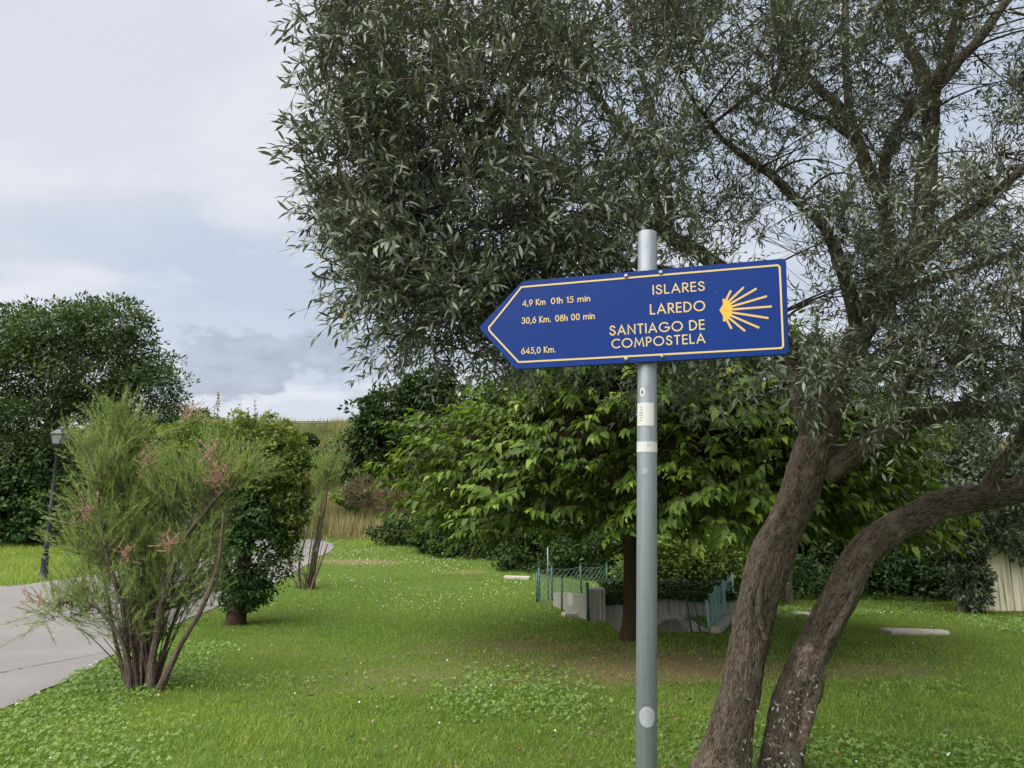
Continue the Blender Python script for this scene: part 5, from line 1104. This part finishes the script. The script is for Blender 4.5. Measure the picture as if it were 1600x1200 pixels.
def lawn():
    r = np.random.default_rng(161); Ps, As, Ns, Ls, Ws, Rs, near = [], [], [], [], [], [], []
    for (n, y0, y1, h, w, e) in ((120000, 3.6, 7.5, .050, .0050, 1.0), (105000, 7.5, 13, .048, .0082, 1.5), (85000, 13, 21, .055, .015, 2), (55000, 21, 33, .08, .026, 2)):
        x, y = scatter(r, n, y0, y1, 1.0, e); k = free(x, y); x, y = x[k], y[k]; dry = dryness(x, y); tuft = .5 * noise2(x, y, 2.2, 4.0) + .5 * noise2(x, y, 6.5, 14.0)
        k = r.random(len(x)) < np.clip(1.25 - .95 * np.clip(dry, 0, 1), .2, 1); x, y, dry, tuft = x[k], y[k], dry[k], tuft[k]; m = len(x)
        z = terrain(x, y) - .004; a = unit(np.stack([r.normal(size=m) * .55, r.normal(size=m) * .55, np.full(m, 1.0)], -1)); nm = unit(r.normal(size=(m, 3)) * np.array([1, 1, .2]))
        L = h * (.55 + .7 * r.random(m)) * (.25 + 1.5 * tuft) * np.clip(1.1 - .5 * dry, .5, 1.2); Ps.append(np.stack([x, y, z], -1)); As.append(a); Ns.append(nm); Ls.append(L); Ws.append(w * (.7 + .6 * r.random(m)))
        big = noise2(x, y, .35, 12.0); Rs.append(np.clip(-.02 + .26 * big + .24 * (noise2(x, y, 4.5, 18.0) - .3) + .46 * r.random(m) + .42 * np.clip(dry, 0, 1) + .06 * r.normal(size=m), 0, 1))
    n1 = len(Ps[0])
    cat = lambda q: np.concatenate(q)
    Pq, Aq, Nq, Lq, Wq, Rq = map(cat, (Ps, As, Ns, Ls, Ws, Rs)); sl = slice(0, n1); fr = slice(n1, None)
    Va, Ta, ra = leaf_arrays(T_GRASS, Pq[sl], Aq[sl], Nq[sl], Lq[sl], Wq[sl], Rq[sl]); Vb, Tb, rb = leaf_arrays(T_BLADE, Pq[fr], Aq[fr], Nq[fr], Lq[fr], Wq[fr], Rq[fr])
    o = obj('lawn_grass', np.vstack([Va, Vb]), M['grass'], tris=np.vstack([Ta, Tb + len(Va)]), attrs={'rnd': np.concatenate([ra, rb])}); tag(o, 'short green mown grass covering the lawn', 'grass', kind='stuff')
    # clover
    x, y = scatter(r, 215000, 3.6, 16, 1.0, 1.0); k = free(x, y) & (r.random(len(x)) < np.clip(cl_zone(x, y) * 1.5 - .35, 0, 1) * .95 * np.clip(1 - .8 * dryness(x, y), 0, 1)); x, y = x[k], y[k]; m = len(x)
    z = terrain(x, y) + .018 + .035 * r.random(m); c = np.stack([x, y, z], -1); up = unit(np.stack([r.normal(size=m) * .5, r.normal(size=m) * .5 - .15, np.ones(m)], -1)); e1 = unit(np.cross(up, r.normal(size=(m, 3)))); e2 = np.cross(up, e1); rd = r.random(m); s = .009 + .008 * r.random(m) + .0005 * y
    P3, A3 = [], []
    for q in range(3):
        a = q * 2.094; A3.append(e1 * math.cos(a) + e2 * math.sin(a) + up * .12); P3.append(c)
    T_CL = (np.array([[0, 0, 0], [-.42, .5, .05], [.42, .5, .05], [-.30, .95, 0], [.30, .95, 0]], float), [[0, 2, 1], [1, 2, 4], [1, 4, 3]])
    V, Tr, rr = leaf_arrays(T_CL, np.vstack(P3), np.vstack(A3), np.vstack([up] * 3), np.tile(s, 3), np.tile(s * 1.0, 3), np.tile(rd, 3))
    tag(obj('clover_patch', V, M['clover'], tris=Tr, attrs={'rnd': rr}), 'patches of three-leaved clover in the near lawn', 'clover', kind='stuff')
    # clover flowers: small faceted heads on stalks
    x, y = scatter(r, 6000, 3.8, 25, 1.0, 1.0); dens = np.where(y < 10, .03 + .14 * cl_zone(x, y), .15) * S((noise2(x, y, .8, 15) - .45) * 5)
    dens = np.where((y > 14) & (x < 1.5) & (x > -6), .75 * S((noise2(x, y, .6, 16) - .35) * 4), dens)
    k = free(x, y) & (r.random(len(x)) < dens); x, y = x[k], y[k]; m = len(x); z = terrain(x, y) + .05 + .03 * r.random(m)
    ico = np.array([[0, 0, -1], [.9, 0, -.3], [-.45, .78, -.3], [-.45, -.78, -.3], [.45, .78, .4], [.45, -.78, .4], [-.9, 0, .4], [0, 0, 1]], float)
    fi = [[0, 2, 1], [0, 3, 2], [0, 1, 3], [1, 2, 4], [2, 3, 6], [3, 1, 5], [1, 4, 5], [2, 6, 4], [3, 5, 6], [7, 5, 4], [7, 4, 6], [7, 6, 5]]
    s = (.007 + .004 * r.random(m)) * (1 + .03 * y); V = np.stack([x, y, z], -1)[:, None] + ico[None] * s[:, None, None]; Tr = (np.arange(m)[:, None, None] * 8 + np.array(fi)[None]).reshape(-1, 3)
    tag(obj('clover_flowers', V.reshape(-1, 3), M['petal'], tris=Tr, attrs={'rnd': np.repeat(r.random(m), 8)}), 'small white clover flower heads dotted over the lawn', 'flowers', kind='stuff')
    # grass across the path by the lamp
    n = 60000; x = r.uniform(-30, -9, n); y = r.uniform(15, 28, n); k = free(x, y); x, y = x[k], y[k]; m = len(x); z = terrain(x, y) - .005; L = (.10 + .12 * r.random(m)) * (.5 + noise2(x, y, 1.0, 3))
    leaf = leaf_arrays(T_BLADE, np.stack([x, y, z], -1), unit(np.stack([r.normal(size=m) * .4, r.normal(size=m) * .4, np.ones(m)], -1)), unit(r.normal(size=(m, 3))), L, np.full(m, .020), np.clip(.35 + .35 * noise2(x, y, .5, 6) + .2 * r.random(m), 0, .8))
    tag(obj('verge_grass', leaf[0], M['grass'], tris=leaf[1], attrs={'rnd': leaf[2]}), 'longer yellow-green grass on the far side of the path around the lamp', 'grass', kind='stuff')
    # dry weeds on the embankment
    n = 100000; x = r.uniform(-30, 3, n); y = 29.5 + 32 * r.random(n); k = ~inside(PATH_POLY, x, y) & ((y > 31.5 - .0 * x) | (x > -8.5)); x, y = x[k], y[k]; m = len(x); z = terrain(x, y) - .01
    g = noise2(x, y, .45, 21); L = (.25 + .75 * r.random(m)) * (.15 + 1.5 * g ** 1.5) * (1 + .8 * S((noise2(x, y, .7, 33) - .6) * 8)); low = S((40 - y) / 8)
    tone = np.clip(-.15 + .95 * noise2(x, y, .30, 25) + .25 * (noise2(x, y, 1.1, 26) - .5) + .38 * low + .3 * (r.random(m) - .5), 0, 1)
    leaf = leaf_arrays(T_BLADE, np.stack([x, y, z], -1), unit(np.stack([r.normal(size=m) * .30, r.normal(size=m) * .30, np.ones(m)], -1)), unit(r.normal(size=(m, 3))), L, .022 + .02 * r.random(m), tone)
    tag(obj('bank_weeds', leaf[0], M['weed'], tris=leaf[1], attrs={'rnd': leaf[2]}), 'tall dry grass and weeds covering the embankment', 'weeds', kind='stuff')
    # tall dry seed heads in clumps along the foot of the bank
    nc = 420; cx = r.uniform(-19, 1, nc); cy = np.where(np.arange(nc) < 260, 31.0 + 9 * r.random(nc) ** 1.6, 40 + 19.6 * r.random(nc) ** .6); cx = np.where(np.arange(nc) < 260, cx, cx * 1.4 - 2); k = ~inside(PATH_POLY, cx, cy) & (cy > 30.8); cx, cy = cx[k], cy[k]; q = 60; nc = len(cx)
    x = (cx[:, None] + .35 * r.normal(size=(nc, q))).ravel(); y = (cy[:, None] + .3 * r.normal(size=(nc, q))).ravel(); m = len(x); tn = np.repeat(.35 + .6 * r.random(nc), q); hh = np.repeat(.5 + .8 * r.random(nc), q)
    leaf = leaf_arrays(T_BLADE, np.stack([x, y, terrain(x, y) - .02], -1), unit(np.stack([r.normal(size=m) * .22, r.normal(size=m) * .22, np.ones(m)], -1)), unit(r.normal(size=(m, 3))), hh * (.6 + .5 * r.random(m)), .03 + .04 * r.random(m), np.clip(tn + .15 * r.normal(size=m), 0, 1))
    tag(obj('dry_stalks', leaf[0], M['weed'], tris=leaf[1], attrs={'rnd': leaf[2]}), 'tall pale dry stalks in clumps at the foot of the embankment', 'weeds', kind='stuff')
    # leaf litter under the mulberry
    n = 1300; far_ = np.arange(n) < 500; x = np.where(far_, 1.7 + 1.5 * r.normal(size=n), 1.2 + 1.9 * r.normal(size=n)); y = np.where(far_, 9.6 + .7 * r.normal(size=n), 6.3 + 1.2 * r.normal(size=n)); ok_ = free(x, y); x, y = x[ok_], y[ok_]; n = len(x); pos = np.stack([x, y, terrain(x, y) + .03], -1); k = r.random(n)
    leaf = leaf_arrays(T_OVAL, pos, unit(np.stack([r.normal(size=n), r.normal(size=n), .2 * r.normal(size=n)], -1)), unit(np.array([0, 0, 1]) + .4 * r.normal(size=(n, 3))), .03 + .035 * k, .014 + .02 * k, k)
    tag(obj('leaf_litter', leaf[0], M['bramble'], tris=leaf[1], attrs={'rnd': leaf[2]}), 'fallen brown leaves scattered over the lawn under the two trees', 'leaves', kind='stuff')
lawn()
